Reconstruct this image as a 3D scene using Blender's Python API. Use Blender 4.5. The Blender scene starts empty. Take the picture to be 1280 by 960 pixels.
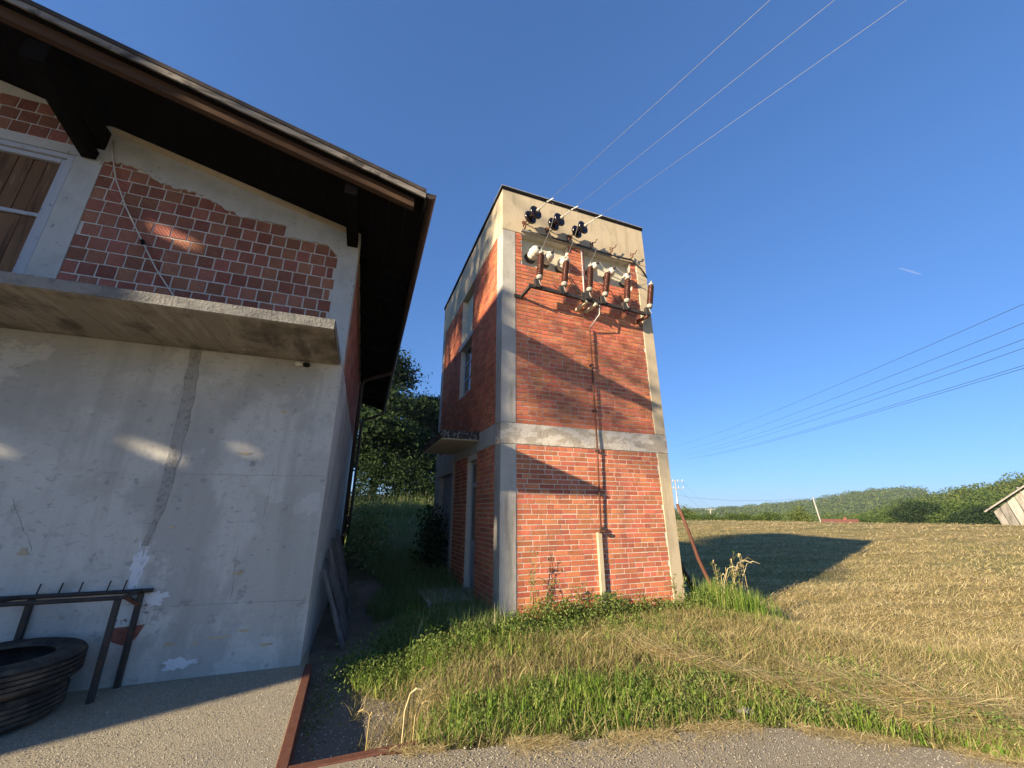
import bpy, math, random
import numpy as np
from mathutils import Vector, Matrix

S = bpy.context.scene
C = S.collection
random.seed(7)
RNG = np.random.default_rng(11)
R = math.radians

# ------------------------------------------------------------------ camera, sky, sun, exposure
YAW, PITCH, EYE = R(21.5), math.atan(158 / 490.0), 1.5
cam_d = bpy.data.cameras.new("camera")
cam = bpy.data.objects.new("camera", cam_d)
C.objects.link(cam)
cam.location = (0, 0, EYE)
cam.rotation_euler = (R(90) + PITCH, 0, -YAW)
cam_d.sensor_width = 36
cam_d.lens = 36 * 490 / 1280
cam_d.clip_start, cam_d.clip_end = 0.05, 6000
S.camera = cam

SUN_AZ, SUN_EL = R(21.3), R(18.3)          # direction the light travels, from +X towards +Y; height
ld = Vector((math.cos(SUN_AZ) * math.cos(SUN_EL), math.sin(SUN_AZ) * math.cos(SUN_EL), -math.sin(SUN_EL)))
w = bpy.data.worlds.new("World")
S.world = w
w.use_nodes = True
nt = w.node_tree
sky = nt.nodes.new("ShaderNodeTexSky")
sky.sky_type = 'NISHITA'
sky.sun_disc = False
sky.sun_elevation = SUN_EL
sky.sun_rotation = math.atan2(-ld.x, -ld.y)
sky.altitude = 150
sky.air_density, sky.dust_density, sky.ozone_density = 1.0, 0.0, 6.0
bg = nt.nodes["Background"]
bg.inputs[1].default_value = 0.057
gam = nt.nodes.new("ShaderNodeGamma"); gam.inputs[1].default_value = 0.64      # softer zenith-to-horizon contrast
tint = nt.nodes.new("ShaderNodeMix"); tint.data_type = 'RGBA'; tint.blend_type = 'MULTIPLY'
tint.inputs[0].default_value = 1.0; tint.inputs[7].default_value = (.66, .98, 1.45, 1)
nt.links.new(sky.outputs[0], gam.inputs[0]); nt.links.new(gam.outputs[0], tint.inputs[6])
nt.links.new(tint.outputs[2], bg.inputs[0])
sd = bpy.data.lights.new("sun", 'SUN')
sd.energy, sd.angle, sd.color = 3.3, R(0.65), (1.0, 0.83, 0.60)
so = bpy.data.objects.new("sun", sd)
C.objects.link(so)
so.rotation_euler = ld.to_track_quat('-Z', 'Y').to_euler()
so.location = (-30, -10, 30)
S.view_settings.view_transform = 'Standard'
S.view_settings.look = 'None'
S.view_settings.exposure = 2.0
S.view_settings.gamma = 1.0
S.cycles.max_bounces = 5
S.cycles.diffuse_bounces = 3
S.cycles.transparent_max_bounces = 6
S.cycles.use_denoising = True

# ------------------------------------------------------------------ materials
def mat(name, base, rough=0.85, layers=(), rnd=0.0, rndhue=0.0, bump=(), spec=0.10, metal=0.0, transl=0.0, island=None):
    """base colour, noise layers (scale|(sx,sy,sz), detail, lo, hi, colour, amount), random brightness per piece, bump (scale, strength, dist)."""
    m = bpy.data.materials.new(name)
    m.use_nodes = True
    t = m.node_tree
    N, L = t.nodes, t.links
    P = N["Principled BSDF"]
    P.inputs["Roughness"].default_value = rough
    P.inputs["Specular IOR Level"].default_value = spec
    P.inputs["Metallic"].default_value = metal
    geo = N.new("ShaderNodeNewGeometry")

    def coords(sc):
        if isinstance(sc, (tuple, list)):
            vm = N.new("ShaderNodeVectorMath"); vm.operation = 'MULTIPLY'
            L.new(geo.outputs["Position"], vm.inputs[0]); vm.inputs[1].default_value = sc
            return vm.outputs[0], 1.0
        return geo.outputs["Position"], sc

    def noise(sc, det):
        v, s = coords(sc)
        n = N.new("ShaderNodeTexNoise"); n.inputs["Scale"].default_value = s
        n.inputs["Detail"].default_value = det; n.inputs["Roughness"].default_value = 0.6
        L.new(v, n.inputs["Vector"])
        return n.outputs["Fac"]

    rgb = N.new("ShaderNodeRGB"); rgb.outputs[0].default_value = (*base, 1)
    col = rgb.outputs[0]
    rv = None
    if rnd or island:
        oi = N.new("ShaderNodeObjectInfo")
        ad = N.new("ShaderNodeMath"); ad.operation = 'ADD'
        L.new(oi.outputs["Random"], ad.inputs[0]); L.new(geo.outputs["Random Per Island"], ad.inputs[1])
        fr = N.new("ShaderNodeMath"); fr.operation = 'FRACT'
        L.new(ad.outputs[0], fr.inputs[0]); rv = fr.outputs[0]
    if island:
        cr = N.new("ShaderNodeValToRGB"); cr.color_ramp.interpolation = 'LINEAR'
        els = cr.color_ramp.elements
        while len(els) < len(island): els.new(0.5)
        for e, (p, c) in zip(els, island): e.position = p; e.color = (*c, 1)
        L.new(rv, cr.inputs[0]); col = cr.outputs[0]
    for (sc, det, lo, hi, c, amt) in layers:
        f = noise(sc, det)
        mr = N.new("ShaderNodeMapRange"); mr.inputs[1].default_value = lo; mr.inputs[2].default_value = hi
        mr.inputs[3].default_value = 0; mr.inputs[4].default_value = amt
        L.new(f, mr.inputs[0])
        mx = N.new("ShaderNodeMix"); mx.data_type = 'RGBA'
        L.new(mr.outputs[0], mx.inputs[0]); L.new(col, mx.inputs[6]); mx.inputs[7].default_value = (*c, 1)
        col = mx.outputs[2]
    if rnd:
        hs = N.new("ShaderNodeHueSaturation")
        mr = N.new("ShaderNodeMapRange"); mr.inputs[3].default_value = 1 - rnd; mr.inputs[4].default_value = 1 + rnd
        L.new(rv, mr.inputs[0]); L.new(mr.outputs[0], hs.inputs["Value"])
        if rndhue:
            m7 = N.new("ShaderNodeMath"); m7.operation = 'MULTIPLY'; m7.inputs[1].default_value = 7.13
            L.new(rv, m7.inputs[0])
            f7 = N.new("ShaderNodeMath"); f7.operation = 'FRACT'; L.new(m7.outputs[0], f7.inputs[0])
            mh = N.new("ShaderNodeMapRange"); mh.inputs[3].default_value = 0.5 - rndhue; mh.inputs[4].default_value = 0.5 + rndhue
            L.new(f7.outputs[0], mh.inputs[0]); L.new(mh.outputs[0], hs.inputs["Hue"])
        L.new(col, hs.inputs["Color"]); col = hs.outputs[0]
    L.new(col, P.inputs["Base Color"])
    prev = None
    for (sc, strength, dist) in bump:
        b = N.new("ShaderNodeBump"); b.inputs["Strength"].default_value = strength; b.inputs["Distance"].default_value = dist
        if isinstance(sc, tuple) and sc[0] == 'wave':
            wv = N.new("ShaderNodeTexWave"); wv.wave_type = 'BANDS'; wv.bands_direction = sc[1]
            wv.inputs["Scale"].default_value = sc[2]; wv.inputs["Distortion"].default_value = 0.4
            L.new(geo.outputs["Position"], wv.inputs["Vector"]); h = wv.outputs["Fac"]
        else:
            h = noise(sc, 5)
        L.new(h, b.inputs["Height"])
        if prev: L.new(prev, b.inputs["Normal"])
        prev = b.outputs[0]
    if prev: L.new(prev, P.inputs["Normal"])
    if transl:
        tr = N.new("ShaderNodeBsdfTranslucent"); L.new(col, tr.inputs[0])
        ms = N.new("ShaderNodeMixShader"); ms.inputs[0].default_value = transl
        L.new(P.outputs[0], ms.inputs[1]); L.new(tr.outputs[0], ms.inputs[2])
        L.new(ms.outputs[0], N["Material Output"].inputs[0])
    return m

M = {}
M['brick'] = mat("brick", (.53, .168, .083), 0.9, [(9, 5, .5, .75, (.27, .095, .06), .6), (45, 4, .55, .75, (.56, .30, .2), .45), (2.2, 4, .5, .8, (.27, .12, .085), .5), ((1.6, 1.6, .35), 6, .55, .72, (.20, .10, .075), .55), ((3.5, 3.5, .8), 6, .63, .74, (.56, .34, .25), .4)], rnd=.22, rndhue=.010, bump=[(120, .35, .006)])
M['mortar'] = mat("mortar", (.66, .59, .47), .95, [(20, 5, .4, .7, (.50, .44, .35), .7)], bump=[(90, .6, .008)])
M['block'] = mat("clay_block", (.38, .16, .108), .9, [(7, 5, .45, .75, (.26, .105, .085), .6), (30, 4, .58, .75, (.52, .38, .32), .5), (2.5, 5, .55, .7, (.42, .22, .18), .5)], rnd=.22, rndhue=.012, bump=[(('wave', 'X', 24), .9, .010), (90, .3, .004)])
M['block_mortar'] = mat("block_mortar", (.56, .54, .49), .95, [(14, 5, .4, .7, (.45, .42, .37), .6)], bump=[(60, .6, .01)])
M['beige'] = mat("beige_render", (.52, .43, .285), .92, [(1.6, 6, .45, .68, (.41, .335, .22), .8), ((9, 9, 1.2), 5, .54, .72, (.33, .27, .18), .6), (3, 7, .60, .68, (.27, .225, .155), .5), (30, 4, .55, .75, (.6, .5, .35), .35)], bump=[(70, .35, .008)])
M['concrete'] = mat("grey_concrete", (.47, .44, .375), .92, [(3, 6, .42, .68, (.36, .335, .285), .8), ((14, 14, 2), 5, .55, .75, (.27, .25, .21), .7), ((5, 5, .6), 6, .56, .68, (.2, .18, .15), .6), (26, 5, .6, .72, (.6, .56, .48), .5), (70, 3, .64, .7, (.12, .11, .1), .6)], bump=[(60, .5, .01), (9, .3, .02)])
M['oldconcrete'] = mat("patched_concrete", (.62, .56, .46), .92, [((3, 3, 6), 7, .48, .54, (.42, .36, .27), .85), (14, 6, .56, .66, (.28, .24, .18), .6), (30, 4, .62, .7, (.72, .68, .6), .5)], bump=[(30, .6, .015)])
M['plaster'] = mat("grey_plaster", (.45, .435, .385), .9, [(.55, 9, .46, .50, (.54, .525, .47), .85), ((1.1, 1.1, .7), 8, .50, .56, (.375, .365, .33), .75), ((11, 11, .9), 6, .5, .66, (.38, .37, .33), .5), (1.9, 9, .57, .60, (.58, .565, .51), .55), ((14, 14, 30), 6, .58, .66, (.31, .30, .265), .5), ((2.6, 2.6, .25), 7, .56, .66, (.33, .32, .28), .5), (9, 6, .62, .68, (.22, .215, .19), .5), (38, 3, .70, .73, (.62, .57, .45), .8), (26, 3, .74, .76, (.08, .08, .08), .8)], bump=[(2.2, .6, .03), ((9, 9, 3), .45, .014), (60, .3, .004)])
M['cap'] = mat('grimy_cap_metal', (.36, .34, .29), .55, [(16, 4, .5, .7, (.2, .17, .13), .7)])
M['chase'] = mat("rough_chase_mortar", (.36, .35, .315), .95, [(22, 6, .48, .64, (.21, .205, .185), .75), (40, 4, .6, .68, (.42, .4, .36), .6)], bump=[(28, 1.0, .02)])
M['framecon'] = mat("pale_frame_concrete", (.46, .46, .43), .92, [(4, 6, .45, .7, (.36, .36, .33), .8), (18, 5, .64, .7, (.16, .15, .14), .7), ((18, 18, 2), 4, .55, .8, (.55, .54, .5), .4)], bump=[(50, .4, .008)])
M['slabunder'] = mat("balcony_concrete", (.29, .25, .195), .92, [((9, 1.0, 2), 4, .52, .60, (.40, .355, .285), .55), (2.2, 8, .50, .62, (.13, .11, .085), .75), ((3, 1, 3), 7, .55, .65, (.09, .075, .06), .65), (12, 5, .6, .72, (.10, .08, .06), .6)], bump=[((10, .8, 2), .6, .02)])
M['slabedge'] = mat("mossy_concrete_edge", (.23, .22, .195), .95, [(12, 6, .5, .65, (.12, .12, .11), .8), (24, 4, .6, .7, (.42, .39, .30), .6), (2.5, 5, .5, .65, (.10, .095, .085), .7)], bump=[(40, .8, .015)])
M['darkedge'] = mat("blackened_concrete", (.05, .048, .045), .95, [(22, 4, .54, .6, (.36, .34, .3), .8)], bump=[(40, .6, .015)])
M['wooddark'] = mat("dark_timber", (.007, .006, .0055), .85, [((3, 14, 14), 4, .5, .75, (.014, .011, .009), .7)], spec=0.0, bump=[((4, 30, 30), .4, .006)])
M['woodbrown'] = mat("brown_timber", (.085, .05, .032), .85, [((2, 20, 20), 5, .45, .7, (.045, .03, .022), .8)], bump=[((4, 40, 40), .4, .005)])
M['woodgrey'] = mat("weathered_fascia", (.24, .215, .18), .9, [((2, 20, 20), 5, .48, .62, (.08, .07, .06), .85), (3, 6, .54, .62, (.03, .028, .026), .85)], bump=[((4, 40, 40), .4, .005)])
M['plank'] = mat("rough_plank", (.17, .098, .055), .9, [((16, 16, 1.4), 5, .45, .62, (.065, .04, .028), .85), ((30, 30, 3), 4, .6, .72, (.36, .26, .17), .6)], rnd=.25, bump=[((30, 30, 2), .5, .006)])
M['plankgrey'] = mat("grey_board", (.20, .175, .15), .9, [((10, 10, 2), 5, .45, .7, (.05, .042, .036), .8)], rnd=.3)
M['winframe'] = mat("chipped_window_paint", (.40, .42, .45), .6, [(9, 6, .58, .66, (.2, .19, .18), .6)])
M['metaldark'] = mat("dark_steel", (.055, .052, .05), .6, [(14, 5, .5, .7, (.12, .075, .05), .6)], metal=.3)
M['steel'] = mat("galvanised_steel", (.42, .42, .40), .5, [(20, 4, .5, .7, (.28, .26, .23), .6)], metal=.4)
M['rust'] = mat("rusty_iron", (.135, .062, .042), .85, [(18, 5, .45, .65, (.11, .045, .03), .8), (50, 3, .6, .7, (.22, .12, .08), .5)], bump=[(60, .4, .005)])
M['gutter'] = mat("gutter_metal", (.08, .06, .05), .5, [(6, 4, .5, .7, (.14, .10, .08), .6)], metal=.3)
M['roofcover'] = mat("roof_sheet", (.05, .042, .038), .8, [(4, 4, .5, .7, (.13, .1, .085), .6)])
M['porcelain'] = mat("white_porcelain", (.58, .55, .47), .35, [(7, 4, .5, .7, (.5, .46, .38), .6)], spec=.5)
M['brownporc'] = mat("brown_porcelain", (.085, .03, .022), .22, [(10, 3, .5, .7, (.12, .05, .035), .5)], spec=.6)
M['disc'] = mat("dark_glazed_disc", (.016, .010, .010), .22, spec=.55)
M['cream'] = mat("cream_board", (.55, .50, .36), .9, [(5, 5, .5, .7, (.40, .37, .27), .7)])
M['wire'] = mat("aluminium_wire", (.26, .25, .235), .5, metal=.2)
M['darkwire'] = mat("dark_cable", (.04, .04, .042), .6)
M['cord'] = mat("pale_cord", (.55, .52, .46), .8)
M['paint'] = mat("grey_door_paint", (.27, .30, .33), .6, [((4, 4, 1.2), 5, .5, .7, (.2, .21, .22), .6)])
M['whitepaint'] = mat("white_patch", (.66, .67, .68), .9, [(12, 5, .52, .66, (.42, .42, .42), .7)], bump=[(40, .6, .01)])
M['glass'] = mat("dark_window_glass", (.02, .024, .028), .08, spec=.6)
M['black'] = mat("dark_interior", (.012, .012, .012), .9)
M['rubber'] = mat("worn_rubber", (.034, .033, .032), .75, [(5, 7, .46, .64, (.12, .10, .072), .75), (24, 5, .58, .7, (.14, .12, .09), .5)], bump=[(40, .4, .006)])
M['bark'] = mat("bark", (.10, .075, .055), .95, [(8, 5, .4, .7, (.05, .04, .03), .8)], bump=[(14, .7, .03)])
M['asphalt'] = mat("gravelly_road", (.29, .25, .175), .95, [(120, 3, .55, .62, (.46, .41, .32), .85), (70, 3, .60, .68, (.13, .085, .07), .8), (1.3, 5, .45, .7, (.25, .22, .17), .6), (9, 5, .62, .72, (.32, .26, .16), .6)], bump=[(110, 1.0, .012)])
M['apron'] = mat("apron_concrete", (.32, .28, .195), .95, [(120, 3, .55, .62, (.47, .42, .33), .75), (75, 3, .60, .68, (.16, .14, .11), .7), (1.1, 5, .45, .7, (.26, .235, .19), .7), ((1.5, 12, 1), 5, .6, .72, (.36, .28, .17), .6)], bump=[(110, .8, .010)])
M['gravel'] = mat("pit_gravel", (.22, .185, .135), .95, [(55, 4, .55, .66, (.34, .29, .22), .7), (3, 5, .45, .7, (.12, .10, .07), .7)], bump=[(60, .9, .02)])
M['stone'] = mat("pale_stone", (.30, .27, .22), .9, [(18, 5, .45, .7, (.26, .23, .19), .7)], bump=[(30, .6, .02)])
M['grass'] = mat("grass_blade", (.1, .16, .03), .7, island=[(0, (.08, .16, .018)), (.4, (.16, .27, .035)), (.7, (.25, .34, .06)), (.9, (.34, .37, .10)), (1, (.46, .40, .18))], transl=.42, spec=.15)
M['drygrass'] = mat("dry_grass", (.3, .26, .11), .8, island=[(0, (.13, .13, .04)), (.3, (.22, .20, .07)), (.6, (.35, .28, .12)), (1, (.52, .42, .22))], transl=.3, spec=.15)
M['hay'] = mat("mown_hay", (.4, .3, .13), .85, island=[(0, (.20, .155, .055)), (.25, (.40, .31, .125)), (.65, (.62, .49, .23)), (1, (.80, .67, .38))], transl=.2, spec=.15)
M['weed'] = mat("weed_leaf", (.1, .15, .04), .7, island=[(0, (.07, .13, .025)), (.5, (.14, .21, .045)), (1, (.26, .30, .09))], transl=.4, spec=.2)
M['bankgrass'] = mat("bank_grass", (.08, .11, .03), .8, island=[(0, (.11, .18, .05)), (.5, (.19, .26, .075)), (.8, (.29, .29, .12)), (1, (.46, .41, .23))], transl=.3, spec=.1)
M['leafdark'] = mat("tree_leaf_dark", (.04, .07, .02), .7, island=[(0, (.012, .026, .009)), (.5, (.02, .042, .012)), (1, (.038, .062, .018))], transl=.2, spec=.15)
M['leafmid'] = mat("tree_leaf_mid", (.06, .1, .025), .7, island=[(0, (.04, .075, .016)), (.5, (.07, .115, .025)), (1, (.125, .165, .04))], transl=.3, spec=.15)
M['leafyellow'] = mat("tree_leaf_light", (.1, .13, .03), .7, island=[(0, (.06, .095, .02)), (.5, (.10, .14, .03)), (1, (.17, .19, .05))], transl=.3, spec=.15)
M['roofedge'] = mat('tarred_roof_edge', (.012, .011, .011), .9, spec=0.0)
M['woodleaf'] = mat('wood_leaf', (.09, .12, .03), .8, island=[(0, (.05, .085, .02)), (.5, (.085, .125, .03)), (1, (.14, .17, .045))], transl=.2, spec=.05)
M['barn'] = mat("weathered_barn_board", (.27, .25, .22), .9, [((4, 4, .8), 5, .48, .66, (.13, .12, .10), .8), (9, 4, .55, .7, (.34, .32, .28), .5)], rnd=.3)
M['redtile'] = mat("red_roof_tile", (.16, .075, .055), .85, [(3, 4, .4, .7, (.24, .08, .05), .7)])
M['housewall'] = mat("pale_house_wall", (.55, .52, .46), .9)
M['tile'] = mat("old_white_tile", (.52, .53, .50), .5, [(9, 5, .57, .62, (.10, .05, .035), .9)])
M['redclay'] = mat("broken_red_clay", (.26, .10, .07), .95, [(14, 5, .5, .66, (.13, .06, .045), .8)], bump=[(30, .7, .02)])

# ------------------------------------------------------------------ mesh helpers
ORG = {}
def setup(o, label=None, cat=None, group=None, kind=None):
    if label: o["label"] = label
    if cat: o["category"] = cat
    if group: o["group"] = group
    if kind: o["kind"] = kind
    return o

def thing(name, label, cat, loc, rz=0.0, group=None, local=False):
    o = bpy.data.objects.new(name, None)
    o.empty_display_size = .1
    C.objects.link(o)
    o.location = loc
    o.rotation_euler = (0, 0, rz)
    ORG[o.name] = Vector((0, 0, 0)) if local else Vector(loc)
    return setup(o, label, cat, group)

class MB:
    def __init__(s): s.v, s.f, s.m = [], [], []
    def add(s, vs, fs, mi=0):
        b = len(s.v); s.v += [tuple(p) for p in vs]
        for f in fs: s.f.append(tuple(b + i for i in f)); s.m.append(mi)
        return s
    def box(s, lo, hi, mi=0):
        (a, b, c), (d, e, f) = lo, hi
        return s.add([(a, b, c), (d, b, c), (d, e, c), (a, e, c), (a, b, f), (d, b, f), (d, e, f), (a, e, f)],
                     [(0, 3, 2, 1), (4, 5, 6, 7), (0, 1, 5, 4), (1, 2, 6, 5), (2, 3, 7, 6), (3, 0, 4, 7)], mi)
    def beam(s, p, q, wx, wz, mi=0, up=(0, 0, 1)):
        p, q = Vector(p), Vector(q)
        d = (q - p).normalized(); side = d.cross(Vector(up))
        side = side.normalized() if side.length > 1e-4 else Vector((1, 0, 0))
        u = side.cross(d).normalized()
        vs = []
        for c in (p, q):
            for a, b in ((-1, -1), (1, -1), (1, 1), (-1, 1)): vs.append(c + side * a * wx / 2 + u * b * wz / 2)
        return s.add(vs, [(0, 1, 2, 3), (7, 6, 5, 4), (0, 4, 5, 1), (1, 5, 6, 2), (2, 6, 7, 3), (3, 7, 4, 0)], mi)
    def tube(s, pts, r, n=8, mi=0, caps=True):
        pts = [Vector(p) for p in pts]
        rs = r if isinstance(r, (list, tuple)) else [r] * len(pts)
        vs = []; ref = None
        for i, p in enumerate(pts):
            d = (pts[min(i + 1, len(pts) - 1)] - pts[max(i - 1, 0)]).normalized()
            if ref is None: ref = d.orthogonal().normalized()
            a = (ref - d * ref.dot(d)); a = a.normalized() if a.length > 1e-5 else d.orthogonal().normalized()
            ref = a; b = d.cross(a)
            for k in range(n):
                t = 2 * math.pi * k / n
                vs.append(p + (a * math.cos(t) + b * math.sin(t)) * rs[i])
        fs = [(i * n + k, i * n + (k + 1) % n, (i + 1) * n + (k + 1) % n, (i + 1) * n + k) for i in range(len(pts) - 1) for k in range(n)]
        if caps: fs += [tuple(range(n))[::-1], tuple((len(pts) - 1) * n + k for k in range(n))]
        return s.add(vs, fs, mi)
    def lathe(s, o, axis, prof, n=16, mi=0):
        """prof: (radius, distance along axis)"""
        o, ax = Vector(o), Vector(axis).normalized()
        a = ax.orthogonal().normalized(); b = ax.cross(a)
        vs = [o + ax * h + (a * math.cos(2 * math.pi * k / n) + b * math.sin(2 * math.pi * k / n)) * max(r, 1e-4) for r, h in prof for k in range(n)]
        fs = [(i * n + k, i * n + (k + 1) % n, (i + 1) * n + (k + 1) % n, (i + 1) * n + k) for i in range(len(prof) - 1) for k in range(n)]
        fs += [tuple(range(n))[::-1], tuple((len(prof) - 1) * n + k for k in range(n))]
        return s.add(vs, fs, mi)
    def prism(s, poly, d, mi=0):
        """poly: list of 3-D points, pushed along d"""
        n = len(poly); d = Vector(d); ps = [Vector(p) for p in poly]
        fs = [tuple(range(n)), tuple(range(2 * n - 1, n - 1, -1))] + [(i, n + i, n + (i + 1) % n, (i + 1) % n) for i in range(n)]
        return s.add(ps + [p + d for p in ps], fs, mi)
    def build(s, name, mats, parent=None, label=None, cat=None, group=None, kind=None, smooth=False, loc=None, bevel=0):
        if not isinstance(mats, (list, tuple)): mats = [mats]
        org = Vector((0, 0, 0))
        if parent is not None: org = ORG[parent.name]
        elif loc is not None: org = Vector(loc)
        me = bpy.data.meshes.new(name)
        me.from_pydata([tuple(Vector(p) - org) for p in s.v], [], s.f)
        for m in mats: me.materials.append(m)
        if len(mats) > 1: me.polygons.foreach_set("material_index", s.m)
        import bmesh
        b = bmesh.new(); b.from_mesh(me); bmesh.ops.recalc_face_normals(b, faces=b.faces)
        if bevel:
            bmesh.ops.bevel(b, geom=list(b.edges), offset=bevel, segments=1, affect='EDGES', clamp_overlap=True)
        b.to_mesh(me); b.free()
        if smooth: me.polygons.foreach_set("use_smooth", [True] * len(me.polygons))
        o = bpy.data.objects.new(name, me); C.objects.link(o)
        if parent is not None: o.parent = parent; ORG[o.name] = org
        elif loc is not None: o.location = loc; ORG[o.name] = org
        return setup(o, label, cat, group, kind)

def fastmesh(name, verts, faces_by_n, mats, smooth=False, midx=None):
    """verts (n,3) numpy, faces_by_n: list of (k,m) int arrays (m verts each)"""
    me = bpy.data.meshes.new(name)
    me.vertices.add(len(verts)); me.vertices.foreach_set("co", np.asarray(verts, np.float32).ravel())
    loops = np.concatenate([f.ravel() for f in faces_by_n]).astype(np.int32)
    tot = np.concatenate([np.full(len(f), f.shape[1]) for f in faces_by_n]).astype(np.int32)
    start = np.concatenate([[0], np.cumsum(tot)[:-1]]).astype(np.int32)
    me.loops.add(len(loops)); me.loops.foreach_set("vertex_index", loops)
    me.polygons.add(len(tot)); me.polygons.foreach_set("loop_start", start); me.polygons.foreach_set("loop_total", tot)
    if smooth: me.polygons.foreach_set("use_smooth", np.ones(len(tot), bool))
    for m in (mats if isinstance(mats, (list, tuple)) else [mats]): me.materials.append(m)
    if midx is not None: me.polygons.foreach_set("material_index", np.asarray(midx, np.int32))
    me.update(calc_edges=True)
    return me

def link_mesh(name, me, parent=None, label=None, cat=None, group=None, kind=None, loc=None):
    o = bpy.data.objects.new(name, me); C.objects.link(o)
    if parent is not None: o.parent = parent
    if loc is not None: o.location = loc
    return setup(o, label, cat, group, kind)

def sst(a, b, x):
    t = np.clip((x - a) / (b - a), 0, 1); return t * t * (3 - 2 * t)

_G = RNG.random((64, 64))
def vnoise(x, y):
    x = np.asarray(x, float); y = np.asarray(y, float)
    xi = np.floor(x).astype(int); yi = np.floor(y).astype(int); fx = x - xi; fy = y - yi
    fx = fx * fx * (3 - 2 * fx); fy = fy * fy * (3 - 2 * fy)
    g = lambda i, j: _G[i % 64, j % 64]
    return (g(xi, yi) * (1 - fx) + g(xi + 1, yi) * fx) * (1 - fy) + (g(xi, yi + 1) * (1 - fx) + g(xi + 1, yi + 1) * fx) * fy
def fbm(x, y): return .55 * vnoise(x, y) + .3 * vnoise(x * 2.1 + 7, y * 2.1 + 3) + .15 * vnoise(x * 4.3 + 1, y * 4.3 + 9)

# ------------------------------------------------------------------ ground
ROADX = np.array([-60, -0.26, .33, .78, 1.2, 1.72, 2.23, 2.69, 3.19, 3.56, 3.7, 3.88, 4.04, 4.6, 6, 60.])
ROADY = np.array([3.24, 3.24, 3.23, 3.12, 3.03, 2.88, 2.75, 2.69, 2.45, 2.15, 2.0, 1.88, 1.65, 1.0, -.4, -50.])
def road_edge(x): return np.interp(x, ROADX, ROADY)

def swath(x, y):
    a_, c_ = x * .95 - y * .30, x * .30 + y * .95
    c_ = c_ + 1.1 * fbm(a_ * .10 + 3, c_ * .12)
    return .6 * sst(.32, .68, fbm(a_ * .11 + 5, c_ * .85)) + .4 * sst(.35, .65, fbm(a_ * .35, c_ * 1.3 + 7))

def height(x, y):
    x = np.asarray(x, float); y = np.asarray(y, float)
    r = np.hypot(x, y)
    ratio = x / np.maximum(y, .1)
    fieldw = np.where(y > 0, sst(.25, .85, ratio), 1.0)
    ramp = np.clip(y - 7.5, 0, 12.5) * .115 + np.clip(y - 20, 0, 60) * .045
    z = ramp * (1 - fieldw) * sst(-40, -6, x)
    z = z + fieldw * (.38 * sst(14, 50, r) - .085 * np.clip(r - 51, 0, 75) - .0 * r)
    z = z - fieldw * .48 * sst(5.3, 7.6, x) * (1 - sst(13, 46, r)) * sst(1.8, 4.6, y)
    # mown swaths: low ridges across the field
    u = x * .30 + y * .95
    sw = swath(x, y)
    inf = sst(4.6, 8, x) * fieldw * (r < 70) * sst(2.5, 4.0, y - road_edge(x))
    z = z + inf * (.10 * sw ** 2 + .12 * (fbm(x * .55, y * .55) - .5) + .06 * (fbm(x * 1.6, y * 1.6) - .5))
    z = z + .05 * (fbm(x * 1.3 + 5, y * 1.3) - .5) * sst(.2, .9, y - road_edge(x)) * (r < 40)
    # hollow ground under road, apron and pit
    z = np.where(y < road_edge(x) + .05, -.035, z)
    under = ((x < .06) & (y < 40) & (y > -60)) | ((y < 2.9) & (x < .3) & (y > -60))
    z = np.where(under, -.22, z)
    pit = (x > -.32) & (x < .62) & (y > 3.24) & (y < 8.5)
    z = np.where(pit, -.17 + .02 * fbm(x * 6, y * 6), z)
    soft = (x >= .62) & (x < 1.1) & (y > 3.24) & (y < 8.5)
    return np.where(soft, z - .16 * (1 - sst(.62, 1.1, x)), z)

rr = np.concatenate([np.linspace(.3, 3, 40)[:-1], 3 * 1.022 ** np.arange(0, 140), 64 * 1.12 ** np.arange(0, 36)])
th = np.linspace(0, 2 * np.pi, 721)[:-1]
RRg, THg = np.meshgrid(rr, th, indexing='ij')
gx, gy = RRg * np.sin(THg), RRg * np.cos(THg)
gz = height(gx, gy)
nr, na = gx.shape
gi = np.arange(nr * na).reshape(nr, na)
q = np.stack([gi[:-1], np.roll(gi, -1, 1)[:-1], np.roll(gi, -1, 1)[1:], gi[1:]], -1).reshape(-1, 4)
centre = np.array([[0, 0, -.22]])
gv = np.concatenate([np.stack([gx, gy, gz], -1).reshape(-1, 3), centre])
tri = np.stack([np.full(na, nr * na), np.roll(gi[0], -1), gi[0]], -1)
M['field'] = mat("mown_field", (.36, .27, .11), .95, [((.10, .22, 1), 5, .46, .60, (.20, .20, .07), .75), ((.5, 1.6, 1), 6, .45, .6, (.17, .145, .05), .7), (14, 5, .5, .66, (.11, .095, .04), .6), (.16, 4, .56, .7, (.14, .16, .045), .6), (40, 4, .58, .7, (.5, .4, .2), .6)], bump=[((8, 30, 20), .9, .04)])
M['soil'] = mat("verge_soil", (.11, .10, .05), .95, [(9, 5, .45, .65, (.22, .17, .085), .8), (3, 5, .5, .65, (.06, .075, .025), .8)], bump=[(30, .8, .03)])
fieldm = fastmesh("field", gv, [q[:, ::-1], tri[:, ::-1]], [M['field'], M['soil'], M['gravel']], smooth=True)
fc = gv[q].mean(1)
cx_, cy_ = fc[:, 0], fc[:, 1]
rat = cx_ / np.maximum(cy_, .1)
wz = ((cy_ < 7) & (cx_ < 5.6 + 1.2 * fbm(cx_, cy_)) & (cx_ > 0)) | ((rat < .45) & (cy_ > 6)) | (cy_ < road_edge(cx_) + 1.2)
pz = (cx_ > -.4) & (cx_ < .75 + .3 * fbm(cx_ * 3, cy_ * 3)) & (cy_ > 3.2) & (cy_ < 9)
mi = np.where(pz, 2, np.where(wz, 1, 0))
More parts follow.
